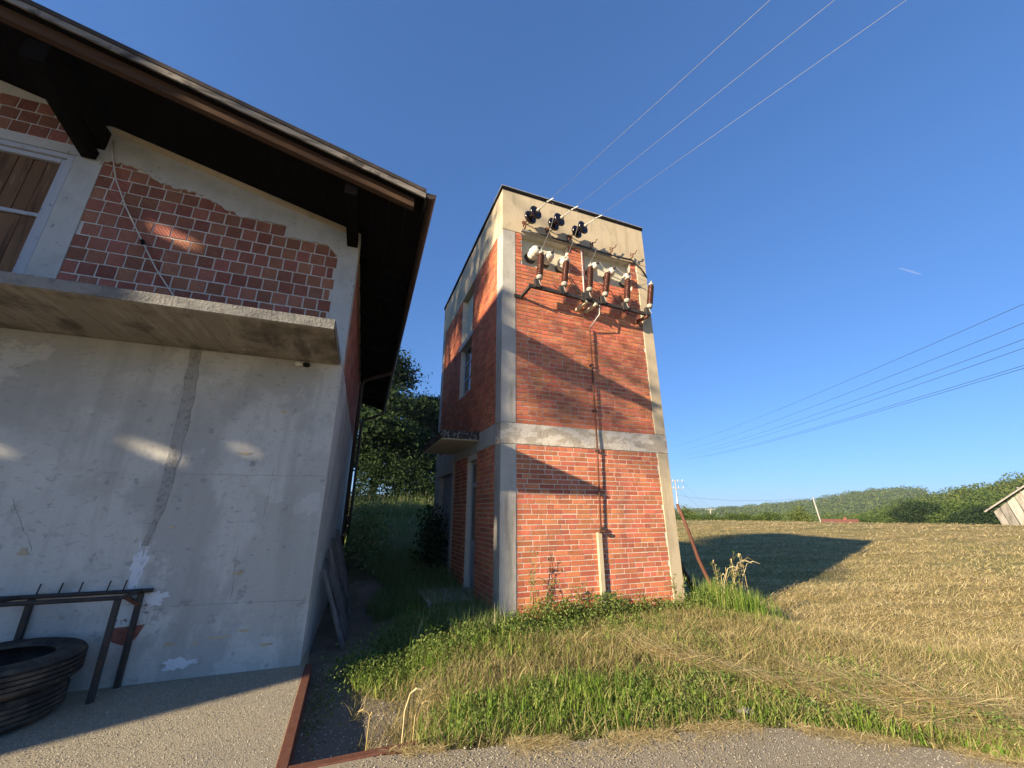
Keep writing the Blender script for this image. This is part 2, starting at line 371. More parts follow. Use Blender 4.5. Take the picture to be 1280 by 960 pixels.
fieldm.polygons.foreach_set("material_index", np.concatenate([mi, np.zeros(len(tri), int)]).astype(np.int32))
link_mesh("field", fieldm, kind="structure")

# road: one sheet, ragged along the grass
rx = np.concatenate([np.linspace(-.24, 4.2, 90), np.linspace(4.3, 40, 40)])
ry = road_edge(rx) + np.where(rx > .9, .07 * (fbm(rx * 5, rx * 0) - .5), 0)
mb = MB()
pts = [(x, y, 0.0) for x, y in zip(rx, ry)]
for i in range(len(pts) - 1):
    a, b = pts[i], pts[i + 1]
    mb.add([(a[0], -60, 0), (b[0], -60, 0), b, a], [(0, 1, 2, 3)])
    mb.add([a, b, (b[0], b[1] + .02, -.12), (a[0], a[1] + .02, -.12)], [(0, 1, 2, 3)])
mb.build("road", M['asphalt'], kind="structure")
mb = MB(); mb.box((-40, -60, -.25), (-.243, 5.6, 0.003)); mb.build("concrete_apron", M['apron'], kind="structure")
# loose grit and straw bits on road and apron
def height_or(x, y, name): return height(x, y) + .002 if name in ('pit_rubble',) else np.where((y > road_edge(x)) & (name == 'edge_gravel'), height(x, y) + .004, .0035)
def grit(name, n, x0, x1, y0, y1, s0, s1, mt, keep=None):
    x = RNG.uniform(x0, x1, n); y = RNG.uniform(y0, y1, n)
    if keep is not None: k = keep(x, y); x, y = x[k], y[k]
    n = len(x); r_ = RNG.uniform(s0, s1, n) ** 1.0
    a = RNG.uniform(0, 6.28, n)
    V = []
    for j in range(4): V.append(np.stack([x + np.cos(a + j * np.pi / 2) * r_ * RNG.uniform(.6, 1.1, n), y + np.sin(a + j * np.pi / 2) * r_ * RNG.uniform(.6, 1.1, n), height_or(x, y, name)], 1))
    V.append(np.stack([x, y, height_or(x, y, name) + r_ * RNG.uniform(.5, 1.0, n)], 1))
    V = np.stack(V, 1).reshape(-1, 3); b = np.arange(n) * 5
    T = np.concatenate([np.stack([b + j, b + (j + 1) % 4, b + 4], 1) for j in range(4)])
    return link_mesh(name, fastmesh(name, V, [T], mt), kind="stuff")
M['grit'] = mat("loose_grit", (.3, .27, .2), .95, island=[(0, (.12, .105, .08)), (.5, (.33, .29, .21)), (1, (.58, .53, .42))])
grit("apron_grit", 26000, -3.6, -.26, 2.6, 5.1, .002, .0065, M['grit'])
grit("road_grit", 30000, -.2, 4.6, 1.0, 3.2, .002, .0065, M['grit'], lambda x, y: y < road_edge(x) - .01)
grit("edge_gravel", 5000, .3, 4.6, 1.0, 3.4, .004, .014, M['grit'], lambda x, y: np.abs(y - road_edge(x) - .03) < .09 * RNG.random(len(x)))
grit("pit_rubble", 1300, -.16, .75, 3.35, 5.6, .003, .012, M['grit'])

# steel edging round the sunken strip
ed = thing("steel_edging", "rusty steel angle edging along the concrete apron and the sunken strip", "edging", (-.24, 3.3, 0))
MB().box((-.245, 3.25, -.17), (-.175, 5.12, .012)).build("edging_bar", M['rust'], ed, bevel=.004)
MB().box((-.175, 3.235, -.17), (.95, 3.30, .010)).build("edging_bar", M['rust'], ed, bevel=.004)
# ------------------------------------------------------------------ left building (local axes: x along the front, y into the depth)
LB = thing("farm_building", "grey plastered farm building with red clay block gable and wide dark timber eaves", "building", (-.293, 5.131, 0), R(-1.4), local=True)
def roof_top(x): return 5.318 - .258 * x if x > -4.6 else 5.318 + .258 * 4.6 + .258 * (x + 4.6)
RS = lambda x: 5.318 - .258 * x            # right slope
# lower wall (plastered) and its side
mb = MB(); mb.box((-9.2, 0, -.3), (0, .25, 3.245)); mb.box((-.25, .25, -.3), (0, 9.8, 3.29)); mb.box((-9.2, 9.55, -.3), (-.25, 9.8, 6.0)); mb.box((-9.2, .25, -.3), (-8.95, 9.55, 4.0))
mb.build("lower_wall", M['plaster'], LB)
# upper gable backing (mortar), butt on the lower wall
def under(x): return RS(x) - .075
mb = MB()
xs = [0, -4.6]
mb.prism([(-.001, .014, 3.246), (-3.18, .014, 3.246), (-3.18, .014, under(-3.18)), (-.001, .014, under(0))], (0, .22, 0))
mb.prism([(-3.181, .014, 5.48), (-9.2, .014, 5.48), (-4.6, .014, under(-4.6)), (-3.181, .014, under(-3.181))], (0, .22, 0))
mb.box((-9.2, .014, 3.246), (-5.0, .23, 5.478))
mb.box((-.236, .25, 3.291), (-.012, 9.8, 5.22))
mb.build("upper_wall", M['block_mortar'], LB)
# clay blocks of the gable
def unit_block(seed):
    r = random.Random(seed)
    j = lambda a: a + r.uniform(-.012, .012)
    me = bpy.data.meshes.new("brick_shape")
    v = [(j(x), y, j(z)) for x, y, z in ((-.5, -.5, -.5), (.5, -.5, -.5), (.5, .5, -.5), (-.5, .5, -.5), (-.5, -.5, .5), (.5, -.5, .5), (.5, .5, .5), (-.5, .5, .5))]
    me.from_pydata(v, [], [(0, 3, 2, 1), (4, 5, 6, 7), (0, 1, 5, 4), (1, 2, 6, 5), (2, 3, 7, 6), (3, 0, 4, 7)])
    return me
blockme = [unit_block(i) for i in range(5)]
for b in blockme: b.materials.append(M['block'])
brickme = [unit_block(20 + i) for i in range(6)]
for b in brickme: b.materials.append(M['brick'])
def piece(name, me, parent, cen, dim):
    o = bpy.data.objects.new(name, me); C.objects.link(o); o.parent = parent
    o.location = cen; o.scale = dim
    return o
rb_low = lambda x: 4.765 - .2545 * x        # lower edge of the sloping ring beam
H, Wd = .166, .171
row = 0
z = 3.30
while z < 6.2:
    off = (.5 * Wd if row % 2 else 0) + random.uniform(-.01, .01)
    x = -.245 - off * .5
    first = True
    while x > -4.7:
        wdt = (Wd * .5 if (first and row % 2) else Wd) + random.uniform(-.008, .008)
        x0, x1 = x - wdt + .019, x
        if x1 > -2.90 and x0 < -2.955: x0 = -2.955
        inpanel = x0 > -2.96
        upper = x1 < -3.0 and z > 5.60
        if (inpanel and z < rb_low(x0) + .02) or (upper and z + H < under(x1)):
            hh = H - .019 + random.uniform(-.003, .003)
            piece("brick", random.choice(blockme), LB, ((x0 + x1) / 2, .045 + random.uniform(-.003, .003), z + H / 2), (x1 - x0, .078, hh))
        x -= wdt; first = False
    z += H; row += 1
# side wall blocks, only a sliver in view: one joined part
mb = MB(); z, row = 3.31, 0
while z < 4.95:
    y = .24 + (.12 if row % 2 else 0)
    while y < 9.6:
        mb.box((-.02, y, z), (.002 + random.uniform(-.002, .002), y + .235, z + .155)); y += .246
    z += H; row += 1
mb.build("side_brickwork", M['block'], LB, kind="stuff")
# corner column, window jamb, lintel, sloping ring beam
MB().box((-.25, -.006, 3.246), (.004, .24, 5.05)).build("corner_column", M['framecon'], LB, bevel=.006)
MB().box((-3.18, -.005, 3.30), (-2.925, .03, 5.485)).build("window_jamb", M['framecon'], LB, bevel=.004)
MB().prism([(-2.88, -.008, 5.485), (-5.6, -.008, 5.485), (-5.6, -.008, 5.60), (-3.02, -.008, 5.60), (-2.88, -.008, 5.66)], (0, .03, 0)).build("window_lintel", M['framecon'], LB)
pts = [(-.245, 4.80)]
rr_ = random.Random(5)
x = -.40
while x > -2.90:
    nx = x - rr_.choice((.085, .17, .17, .26))
    if x < -1.5:
        m_ = max(3, int((x - nx) / .03))
        for q_ in range(m_):
            xx = x + (nx - x) * q_ / m_
            pts.append((xx, rb_low(xx) + .03 + rr_.uniform(-.022, .022) + .03 * math.sin(xx * 9)))
        x = nx
        continue
    zz = 3.30 + .166 * math.floor((rb_low((x + nx) / 2) - 3.30) / .166 + .80) - .004
    k_ = 5
    for q_ in range(k_):
        u = q_ / (k_ - 1)
        pts.append((x + (nx - x) * (u * .94 + .03) + rr_.uniform(-.006, .006), zz + rr_.uniform(-.012, .012)))
    x = nx
pts.append((-2.93, 5.48))
poly = [(a, -.010, b) for a, b in pts] + [(-3.0, -.010, under(-3.0)), (.0, -.010, under(0)), (.0, -.010, 4.99)]
MB().prism(poly, (0, .022, 0)).build("ring_beam", M['framecon'], LB)
MB().prism([(-.02, -.03, under(-.02) - .085), (-2.95, -.03, under(-2.95) - .085), (-2.95, -.03, under(-2.95) - .005), (-.02, -.03, under(-.02) - .005)], (0, .018, 0)).build("rake_strip", M['beige'], LB)
# boarded window
wf = MB()
wf.box((-3.245, .0, 3.30), (-3.182, .05, 5.48)); wf.box((-5.0, .0, 5.42), (-3.245, .05, 5.48)); wf.box((-3.30, .03, 3.30), (-3.248, .075, 5.415)); wf.box((-5.0, .03, 5.36), (-3.302, .075, 5.418))
wf.box((-5.0, .035, 4.60), (-3.302, .07, 4.645))
win = wf.build("boarded_window", M['winframe'], LB, bevel=.004)
for (za, zb) in ((4.65, 5.355), (3.30, 4.595)):
    x = -3.305
    while x > -4.6:
        ww = random.uniform(.10, .15)
        MB().box((x - ww + .006, .06 + random.uniform(0, .012), za), (x, .09, zb)).build("plank", M['plank'], win)
        x -= ww
# balcony slab
mb = MB(); mb.box((-9.2, -1.085, 3.247), (-.04, -.002, 3.335))
sl = mb.build("balcony_slab", M['slabunder'], LB, bevel=.006)
mb = MB(); mb.box((-9.2, -1.100, 3.252), (-.035, -1.087, 3.362)); mb.box((-.038, -1.086, 3.26), (-.028, -.004, 3.345)); mb.build("slab_edge", M['slabedge'], sl, bevel=.004)
mb = MB()   # ridges left by the formwork boards under the slab
x = -.2
while x > -4.5:
    y_a = random.uniform(-1.07, -.5); mb.box((x - .009, y_a, 3.2425), (x, min(-.02, y_a + random.uniform(.25, .8)), 3.2475)); x -= random.uniform(.07, .22)
mb.build("board_mark", M['slabunder'], sl)
# roof: covering, soffit boards, fascia, rafters, purlins
EX = .745
rf = MB()
for (xa, xb) in ((EX, -4.6),):
    rf.prism([(xa, -1.275, RS(xa) + .012), (xb, -1.275, RS(xb) + .012), (xb, -1.275, RS(xb) - .035), (xa, -1.275, RS(xa) - .035)], (0, 11.22, 0))
xl = -9.945
zl = RS(EX)
rf.prism([(-4.601, -1.25, RS(-4.6)), (xl, -1.25, zl), (xl, -1.25, zl - .035), (-4.601, -1.25, RS(-4.6) - .035)], (0, 11.2, 0))
ROOF = rf.build("roof", M['roofcover'], LB)
# soffit boards run along the eaves
x = EX - .01
k = 0
while x > -4.55:
    ww = .20
    dz = random.uniform(0, .004)
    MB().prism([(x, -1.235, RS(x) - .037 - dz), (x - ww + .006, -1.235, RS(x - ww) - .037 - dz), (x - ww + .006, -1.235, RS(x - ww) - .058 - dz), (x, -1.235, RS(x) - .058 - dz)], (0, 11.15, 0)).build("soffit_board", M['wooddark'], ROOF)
    x -= ww
mb = MB(); mb.prism([(EX, -1.262, RS(EX) - .037), (-4.6, -1.262, RS(-4.6) - .037), (-4.6, -1.262, RS(-4.6) - .105), (EX, -1.262, RS(EX) - .105)], (0, .022, 0))
mb.build("fascia_board", M['woodgrey'], ROOF)
mb = MB(); mb.prism([(EX - .12, -1.135, RS(EX - .12) - .075), (-4.6, -1.135, RS(-4.6) - .075), (-4.6, -1.135, RS(-4.6) - .20), (EX - .12, -1.135, RS(EX - .12) - .20)], (0, .075, 0))
mb.build("rafter", M['woodbrown'], ROOF)
y = -.35
while y < 9.6:
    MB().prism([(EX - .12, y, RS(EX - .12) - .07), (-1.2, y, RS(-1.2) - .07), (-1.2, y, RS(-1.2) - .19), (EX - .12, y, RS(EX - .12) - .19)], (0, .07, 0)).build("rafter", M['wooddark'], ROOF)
    y += .85
for (xa, xb, zb, zt) in ((-.155, -.02, 5.0, 5.135), (-3.14, -2.95, 5.66, 5.90)):
    MB().box((xa, -1.045, zb), (xb, 9.7, zt)).build("purlin", M['wooddark'], ROOF)
MB().beam((-3.05, -.98, 5.68), (-3.05, -.02, 5.30 + .22), .13, .12).build("brace", M['wooddark'], ROOF)
# gutter along the eaves with two downpipes
gz_ = RS(EX) - .10
mb = MB()
n = 9
prof = [(math.cos(math.pi + math.pi * k / (n - 1)) * .065, math.sin(math.pi + math.pi * k / (n - 1)) * .075) for k in range(n)]
inner = [(a * .88, b * .88) for a, b in prof][::-1]
sec = prof + inner
mb.prism([(EX + .06 + a, -1.24, gz_ + .075 + b) for a, b in sec], (0, 11.1, 0))
mb.prism([(EX + .06 + a, -1.255, gz_ + .075 + b) for a, b in prof], (0, .014, 0))
G = mb.build("gutter", M['gutter'], ROOF)
MB().prism([(EX + .001, -1.24, RS(EX) - .04), (EX + .012, -1.24, RS(EX) - .04), (EX + .012, -1.24, RS(EX) - .2), (EX + .001, -1.24, RS(EX) - .2)], (0, 11.1, 0)).build("eaves_board", M['wooddark'], ROOF)
for yy in (4.9, 9.75):
    MB().tube([(EX + .06, yy, gz_ + .02), (EX + .06, yy, gz_ - .12), (EX - .1, yy, gz_ - .22), (.16, yy, gz_ - .42), (.10, yy, gz_ - .55), (.10, yy, -.15)], .045, 10).build("downpipe", M['gutter'], LB, smooth=True)
# patches and scars on the plaster
tr = MB(); sc_ = [(-1.54, 3.24, .05), (-1.50, 2.65, .06), (-1.49, 1.95, .055), (-1.50, 1.41, .03), (-1.545, 1.12, .025)]
pl, prr = [], []
r2 = random.Random(3)
for i in range(len(sc_) - 1):
    for k in range(6):
        t = k / 6; a, b = sc_[i], sc_[i + 1]
        xx, zz, hw = (a[j] + (b[j] - a[j]) * t for j in range(3))
        pl.append((xx - hw + r2.uniform(-.012, .012), zz)); prr.append((xx + hw + r2.uniform(-.012, .012), zz))
tr.prism([(a, -.006, b) for a, b in pl] + [(a, -.006, b) for a, b in prr[::-1]], (0, .008, 0))
tr.build("filled_wall_chase", M['chase'], LB, label="rough grey mortar strip running down the plaster")
def blob(name, cx, cz, w_, h_, mt, n=22, seed=0, y=-.006, th=.008, label=None):
    rb = random.Random(seed)
    ph = [rb.uniform(0, 6.28) for _ in range(3)]
    p = []
    for k in range(n):
        t = 2 * math.pi * k / n
        q_ = 1 + .18 * math.sin(3 * t + ph[0]) + .16 * math.sin(5 * t + ph[1]) + .14 * math.sin(11 * t + ph[2]) + rb.uniform(-.12, .12)
        p.append((cx + math.cos(t) * w_ * q_, y, cz + math.sin(t) * h_ * q_))
    return MB().prism(p, (0, th, 0)).build(name, mt, LB, label=label)
blob("white_filler_patch", -1.545, .97, .055, .20, M['whitepaint'], seed=1, n=60)
blob("white_filler_patch", -1.36, .70, .10, .06, M['whitepaint'], seed=2, n=60)
blob("white_filler_patch", -1.04, .13, .12, .045, M['whitepaint'], seed=4, n=60)
for i, (a, b, s1, s2) in enumerate(((-.70, .89, .045, .02), (-2.41, 1.14, .035, .03), (-1.36, 1.34, .03, .012), (-.55, 2.60, .035, .016), (-.76, .32, .10, .010), (-.55, .36, .05, .014), (-1.15, .30, .05, .014), (-.95, .29, .03, .012), (-.34, .22, .06, .012), (-2.2, .78, .04, .02), (-.86, 2.1, .06, .012))):
    blob("plaster_chip", a, b, s1, s2, M['beige'], seed=10 + i, n=14)
# hairline cracks and a day joint in the plaster
M['crack'] = mat("crack_shadow", (.06, .058, .055), .95)
ck = random.Random(21)
def crack(name, p, q, n=14, r=.0011, j=.008):
    pts = []
    for k in range(n + 1):
        u = k / n
        pts.append((p[0] + (q[0] - p[0]) * u + ck.uniform(-j, j), -.0005, p[1] + (q[1] - p[1]) * u + ck.uniform(-j, j)))
    MB().tube(pts, [r * ck.uniform(.5, 1.4) for _ in pts], 4).build(name, M['crack'], LB)
for p, q in (((-.55, 1.95), (-.57, 1.42)), ((-.75, 1.15), (-.72, .65)), ((-2.62, 1.6), (-2.35, 1.15))): crack("plaster_crack", p, q)
for p, q in (((-1.40, 1.86), (-.02, 1.88)), ((-1.2, .62), (-.05, .60))): crack("day_joint", p, q, 40, .0012, .004)
# recessed meter box broken into the wall: a proud rim with tile and clay inside
bx = thing("broken_wall_box", "broken wall opening with white tile and red clay behind the pipe rack", "wall box", tuple(LB.matrix_basis @ Vector((-1.50, -.003, .32))), R(-1.4), local=True)
ORG[bx.name] = Vector((-1.50, -.003, .32))
MB().prism([(-1.635, -.0035, .47), (-1.37, -.0035, .49), (-1.365, -.0035, .66), (-1.62, -.0035, .66)], (0, -.006, 0)).build("tile", M['tile'], bx)
MB().prism([(-1.60, -.0035, .665), (-1.40, -.0035, .665), (-1.42, -.0035, .70), (-1.58, -.0035, .705)], (0, -.008, 0)).build("metal_lid", M['tile'], bx)
MB().prism([(-1.635, -.0035, .465), (-1.375, -.0035, .482), (-1.42, -.0035, .37), (-1.50, -.0035, .325), (-1.59, -.0035, .36)], (0, -.007, 0)).build("clay_lining", M['redclay'], bx)
# fitting under the slab, cord on the gable
lf = thing("wall_lamp_holder", "small white fitting stuck under the balcony slab near the building corner", "lamp holder", tuple(LB.matrix_basis @ Vector((-.47, -.04, 3.2))), R(-1.4), local=True)
ORG[lf.name] = Vector((-.47, -.04, 3.2))
MB().lathe((-.53, -.05, 3.20), (1, -.1, -.1), [(.0, 0), (.03, .01), (.035, .05), (.02, .08), (.018, .1)], 12).build("lamp_base", M['porcelain'], lf, smooth=True)
MB().lathe((-.43, -.06, 3.19), (1, -.1, -.1), [(.018, 0), (.03, .02), (.03, .06), (.0, .08)], 12).build("socket", M['black'], lf, smooth=True)
def catenary(a, b, sag, n=24):
    a, b = Vector(a), Vector(b)
    return [a.lerp(b, t / n) - Vector((0, 0, 4 * sag * (t / n) * (1 - t / n))) for t in range(n + 1)]
cpts = [(-2.90, -.03, 5.80), (-2.86, -.03, 5.60), (-2.74, -.035, 5.25), (-2.56, -.04, 4.90), (-2.30, -.045, 4.47), (-2.10, -.045, 4.15), (-1.87, -.045, 3.85), (-1.60, -.045, 3.36)]
cd = thing("hanging_cord", "pale cord hanging loose down the clay block gable", "cord", tuple(LB.matrix_basis @ Vector(cpts[-1])), R(-1.4), local=True)
ORG[cd.name] = Vector(cpts[-1])
MB().tube(cpts, .008, 6).build("cord_line", M['cord'], cd, smooth=True)
MB().lathe((-2.31, -.05, 4.50), (.4, 0, -.9), [(.012, 0), (.022, .01), (.022, .06), (.012, .07)], 8).build("connector", M['black'], cd)
# boards leaning against the side wall
lean = [(.32, .95, .80, .05), (.36, 1.25, .92, .06), (.30, 1.50, 1.02, .05), (.34, 1.85, .95, .07), (.31, 2.2, 1.12, .05), (.38, 2.55, 1.1, .06), (.33, 2.95, 1.22, .05), (.36, 3.4, 1.2, .06)]
BL = ["short dark board leaning nearest the front corner of the farm building", "second board from the front corner, leaning on the side wall", "third leaning board, narrow, by the side wall", "fourth leaning board, the broad one of the row", "fifth leaning board, tall and narrow, by the side wall", "sixth leaning board, just before the tall rear pair", "second last board leaning on the side wall towards the downpipe", "rearmost tall board leaning by the downpipe"]
for i, (bx_, by_, hh, ww) in enumerate(lean):
    p0 = LB.matrix_basis @ Vector((bx_ + .06, by_, -.13)); p1 = LB.matrix_basis @ Vector((.04, by_ + .1, hh - .05))
    MB().beam(p0, p1, ww * 1.9, .022).build("leaning_board", M['plankgrey'], loc=tuple(p0), label=BL[i], cat="board", group="boards leaning on the side wall")
# unseen wall and roof added left of the picture to shade plaster and tower
WG = thing("sun_blocker", "tall unseen wall and roof added left of the farm building to block the sun", "house", tuple(LB.matrix_basis @ Vector((-10.5, -4.8, 0))), R(-1.4), local=True)
ORG[WG.name] = Vector((-10.5, -4.8, 0))
HX = -10.5
sun_holes = [(-3.84, -3.58, 5.20, 5.36), (-3.30, -3.06, 4.74, 4.88), (-4.12, -3.98, 5.56, 5.68), (-3.68, -3.44, 7.62, 7.80), (-3.02, -2.80, 8.12, 8.28), (-4.68, -4.56, 6.7, 7.2), (-4.60, -4.50, 5.6, 6.0)]  # holes placed to throw sun patches on the plaster and the tower column
ys = sorted({-4.80, 7.5, *[v[0] for v in sun_holes], *[v[1] for v in sun_holes]})
mb = MB()
for ya, yb in zip(ys[:-1], ys[1:]):
    zs = [-.2]
    for v in sorted(sun_holes, key=lambda v: v[2]):
        if v[0] <= ya + 1e-6 and yb <= v[1] + 1e-6: zs += [v[2], v[3]]
    zs.append(9.75)
    for za, zb in zip(zs[::2], zs[1::2]): mb.box((HX - .15, ya, za), (HX, yb, zb))
mb.build("blocker_wall", M['plaster'], WG)
for (x, y) in ((-17.0, -4.7), (-17.0, 7.3)): MB().box((x - .1, y - .1, -.2), (x + .1, y + .1, 9.75)).build("post", M['woodbrown'], WG)
MB().box((-17.2, -4.85, 9.755), (HX + .05, 7.6, 9.86)).build("blocker_roof", M['roofcover'], WG)

# pipe rack and tyres against the wall
RK = thing("pipe_rack", "dark welded pipe rack with upright spikes beside the stacked tyres", "rack", tuple(LB.matrix_basis @ Vector((-1.48, -.18, 0))), R(-1.4), local=True)
ORG[RK.name] = Vector((-1.48, -.18, 0))
for (x, y) in ((-1.50, -.325), (-1.455, -.03), (-2.23, -.03), (-3.3, -.325), (-3.3, -.03)):
    MB().box((x - .021, y - .021, 0), (x + .021, y + .021, .755)).build("leg", M['metaldark'], RK, bevel=.004)
MB().tube([(-3.5, -.325, .77), (-1.485, -.325, .77)], .018, 8).build("rail", M['metaldark'], RK, smooth=True)
MB().tube([(-3.5, -.03, .77), (-1.37, -.03, .775)], .018, 8).build("rail", M['metaldark'], RK, smooth=True)
MB().tube([(-1.49, -.34, .765), (-1.455, -.02, .775)], .018, 8).build("crossbar", M['metaldark'], RK, smooth=True)
MB().tube([(-2.5, -.34, .765), (-2.3, -.02, .775)], .018, 8).build("crossbar", M['metaldark'], RK, smooth=True)
MB().beam((-1.57, -.05, .74), (-1.44, -.05, .66), .03, .03).build("gusset", M['rust'], RK)
for x in (-2.21, -2.06, -1.92, -1.72, -1.60):
    MB().tube([(x, -.03, .78), (x + .012, -.03, .875)], .006, 6).build("spike", M['metaldark'], RK)
def tyre(name, label, cx, cy, z0, R_, wdt, tilt, grooves):
    c = LB.matrix_basis @ Vector((cx, cy, z0))
    t = thing(name, label, "tyre", tuple(c), 0, "old truck tyres stacked by the wall")
    t.rotation_euler = (tilt, -tilt * .5, random.uniform(0, 3))
    ORG[t.name] = Vector((0, 0, 0))
    h = wdt
    prof = [(R_ * .60, .035), (R_ * .66, .012), (R_ * .82, 0), (R_ * .94, .018), (R_ * .985, .04)]
    zz = .045
    step = (h - .09) / grooves
    for g in range(grooves):
        prof += [(R_ * .998, zz), (R_, zz + step * .66), (R_ * .955, zz + step * .72), (R_ * .955, zz + step * .97)]
        zz += step
    prof += [(R_ * .985, h - .04), (R_ * .94, h - .018), (R_ * .82, h), (R_ * .66, h - .012), (R_ * .60, h - .035)]
    nn = 80
    mb = MB(); vs = []; fs = []
    for (r, z) in prof:
        for k in range(nn):
            a = 2 * math.pi * k / nn; vs.append((r * math.cos(a), r * math.sin(a), z))
    m_ = len(prof)
    for i in range(m_):
        for k in range(nn):
            if i < m_ - 1: fs.append((i * nn + k, i * nn + (k + 1) % nn, (i + 1) * nn + (k + 1) % nn, (i + 1) * nn + k))
    mb.add(vs, fs)
    mb.build("tread", M['rubber'], t)
    ib = MB(); vs = []; fs = []
    pr2 = [(R_ * .60, .035), (R_ * .78, .05), (R_ * .88, h / 2), (R_ * .78, h - .05), (R_ * .60, h - .035)]
    for (r, z) in pr2:
        for k in range(nn):
            a = 2 * math.pi * k / nn; vs.append((r * math.cos(a), r * math.sin(a), z))
    for i in range(len(pr2) - 1):
        for k in range(nn): fs.append((i * nn + k, i * nn + (k + 1) % nn, (i + 1) * nn + (k + 1) % nn, (i + 1) * nn + k))
    ib.add(vs, fs); ib.build("inner_lining", M['rubber'], t, smooth=True)
tyre("truck_tyre", "worn truck tyre lying on the concrete under another tyre", -2.09, -.50, .005, .46, .225, 0, 4)
tyre("truck_tyre", "worn truck tyre lying on top of another tyre", -2.05, -.50, .232, .475, .225, R(1.2), 4)
# ------------------------------------------------------------------ transformer tower
X0, X1, Y0, Y1 = 2.067, 5.340, 5.720, 10.90
TW = thing("transformer_tower", "tall red brick transformer tower with concrete frame beside the mown field", "tower", (X0, Y0, 0))
bricks = []      # (centre, dims, normal axis)
def lay(face, a0, a1, z0, z1, holes=(), seed=0):
    """courses of brick on the front ('F', a = X) or left ('L', a = Y) face"""
    r = random.Random(seed)
    hgt = .0752
    nrow = int((z1 - z0) / hgt + .3)
    hgt = (z1 - z0) / nrow
    for i in range(nrow):
        z = z0 + i * hgt
        a = a0
        stretcher = i % 2
        if stretcher: a -= r.uniform(0, .12)
        else: a -= r.uniform(0, .05)
        while a < a1 - .02:
            wd = (.262 if r.random() > .22 else .132) if stretcher else (.132 if r.random() > .12 else .262)
            lo, hi = max(a, a0), min(a + wd, a1)
            a += wd
            if hi - lo < .035: continue
            spans = [(lo + .0075, hi - .0075)]
            for (h0, h1, hz0, hz1) in holes:
                if z + hgt * .5 > hz0 and z + hgt * .5 < hz1:
                    ns = []
                    for (p, q) in spans:
                        if q <= h0 or p >= h1: ns.append((p, q))
                        else:
                            if p < h0 - .03: ns.append((p, h0 - .004))
                            if q > h1 + .03: ns.append((h1 + .004, q))
                    spans = ns
            for (p, q) in spans:
                d = r.uniform(-.0025, .0025)
                zc = z + hgt / 2 + r.uniform(-.0015, .0015)
                hh = hgt - .0135 + r.uniform(-.002, .002)
                if face == 'F': bricks.append((((p + q) / 2, Y0 + .018 + d, zc), (q - p, .036, hh), 1))
                else: bricks.append(((X0 + .018 + d, (p + q) / 2, zc), (.036, q - p, hh), 0))
PW = .255
FX0, FX1 = X0 + PW, X1 - .245
NB, NT = 5.82, 6.50                     # bushing niches
N1, N2 = (2.455, 3.44), (3.81, 4.93)
lay('F', FX0, FX1, .02, 2.495, seed=1)
lay('F', FX0, FX1, 2.83, 6.515, holes=((N1[0], N1[1], NB, 7), (N2[0], N2[1], NB, 7)), seed=2)
LY0, LY1 = Y0 + .285, Y1 - .27
WIN = (7.66, 8.62)
lay('L', LY0, LY1, 2.86, 6.50, holes=((WIN[0], WIN[1], 3.95, 7),), seed=3)
lay('L', LY0, 8.72, .02, 2.52, holes=((7.02, 7.66, 0, 3),), seed=4)
camv = Vector((0, 0, EYE))
def shown(b):
    c, d, ax = b
    v = Vector(c) - camv
    area = d[0] * d[2] if ax == 1 else d[1] * d[2]
    cosv = abs(v.normalized()[1] if ax == 1 else v.normalized()[0])
    if v.normalized().z > .75: return 0
    return area * cosv / v.length_squared
bricks.sort(key=shown, reverse=True)
for c, d, ax in bricks[:300]:
    piece("brick", random.choice(brickme), TW, Vector(c) - Vector((X0, Y0, 0)), d)
mb = MB()
for c, d, ax in bricks[300:]:
    mb.box([c[i] - d[i] / 2 for i in range(3)], [c[i] + d[i] / 2 for i in range(3)])
mb.build("brickwork", M['brick'], TW, kind="stuff")
# mortar behind the bricks
mb = MB(); g = .009
mb.box((FX0 - .05, Y0 + .005, -.3), (FX1 + .05, Y0 + .22, 2.66))
mb.box((FX0 - .05, Y0 + g, 2.70), (FX1 + .05, Y0 + .22, NB))
mb.box((FX0 - .05, Y0 + g, NB), (N1[0], Y0 + .22, 6.6)); mb.box((N1[1], Y0 + g, NB), (N2[0], Y0 + .22, 6.6)); mb.box((N2[1], Y0 + g, NB), (FX1 + .05, Y0 + .22, 6.6))
mb.box((X0 + g, LY0 - .05, 2.70), (X0 + .22, WIN[0], 6.6)); mb.box((X0 + g, WIN[1], 2.70), (X0 + .22, LY1 + .05, 6.6)); mb.box((X0 + g, WIN[0], 2.70), (X0 + .22, WIN[1], 3.95))
mb.box((X0 + g, LY0 - .05, -.3), (X0 + .22, 7.02, 2.66)); mb.box((X0 + g, 7.66, -.3), (X0 + .22, 8.74, 2.66)); mb.box((X0 + g, 7.02, 2.41), (X0 + .22, 7.66, 2.66))
mb.build("mortar_wall", M['mortar'], TW)
MB().box((X0 + .02, Y1 - .2, -.3), (X1 - .02, Y1 - .02, 6.9)).build("rear_wall", M['beige'], TW)
MB().box((X1 - .22, Y0 + .23, -.3), (X1 - .02, Y1 - .21, 6.9)).build("side_wall", M['beige'], TW)
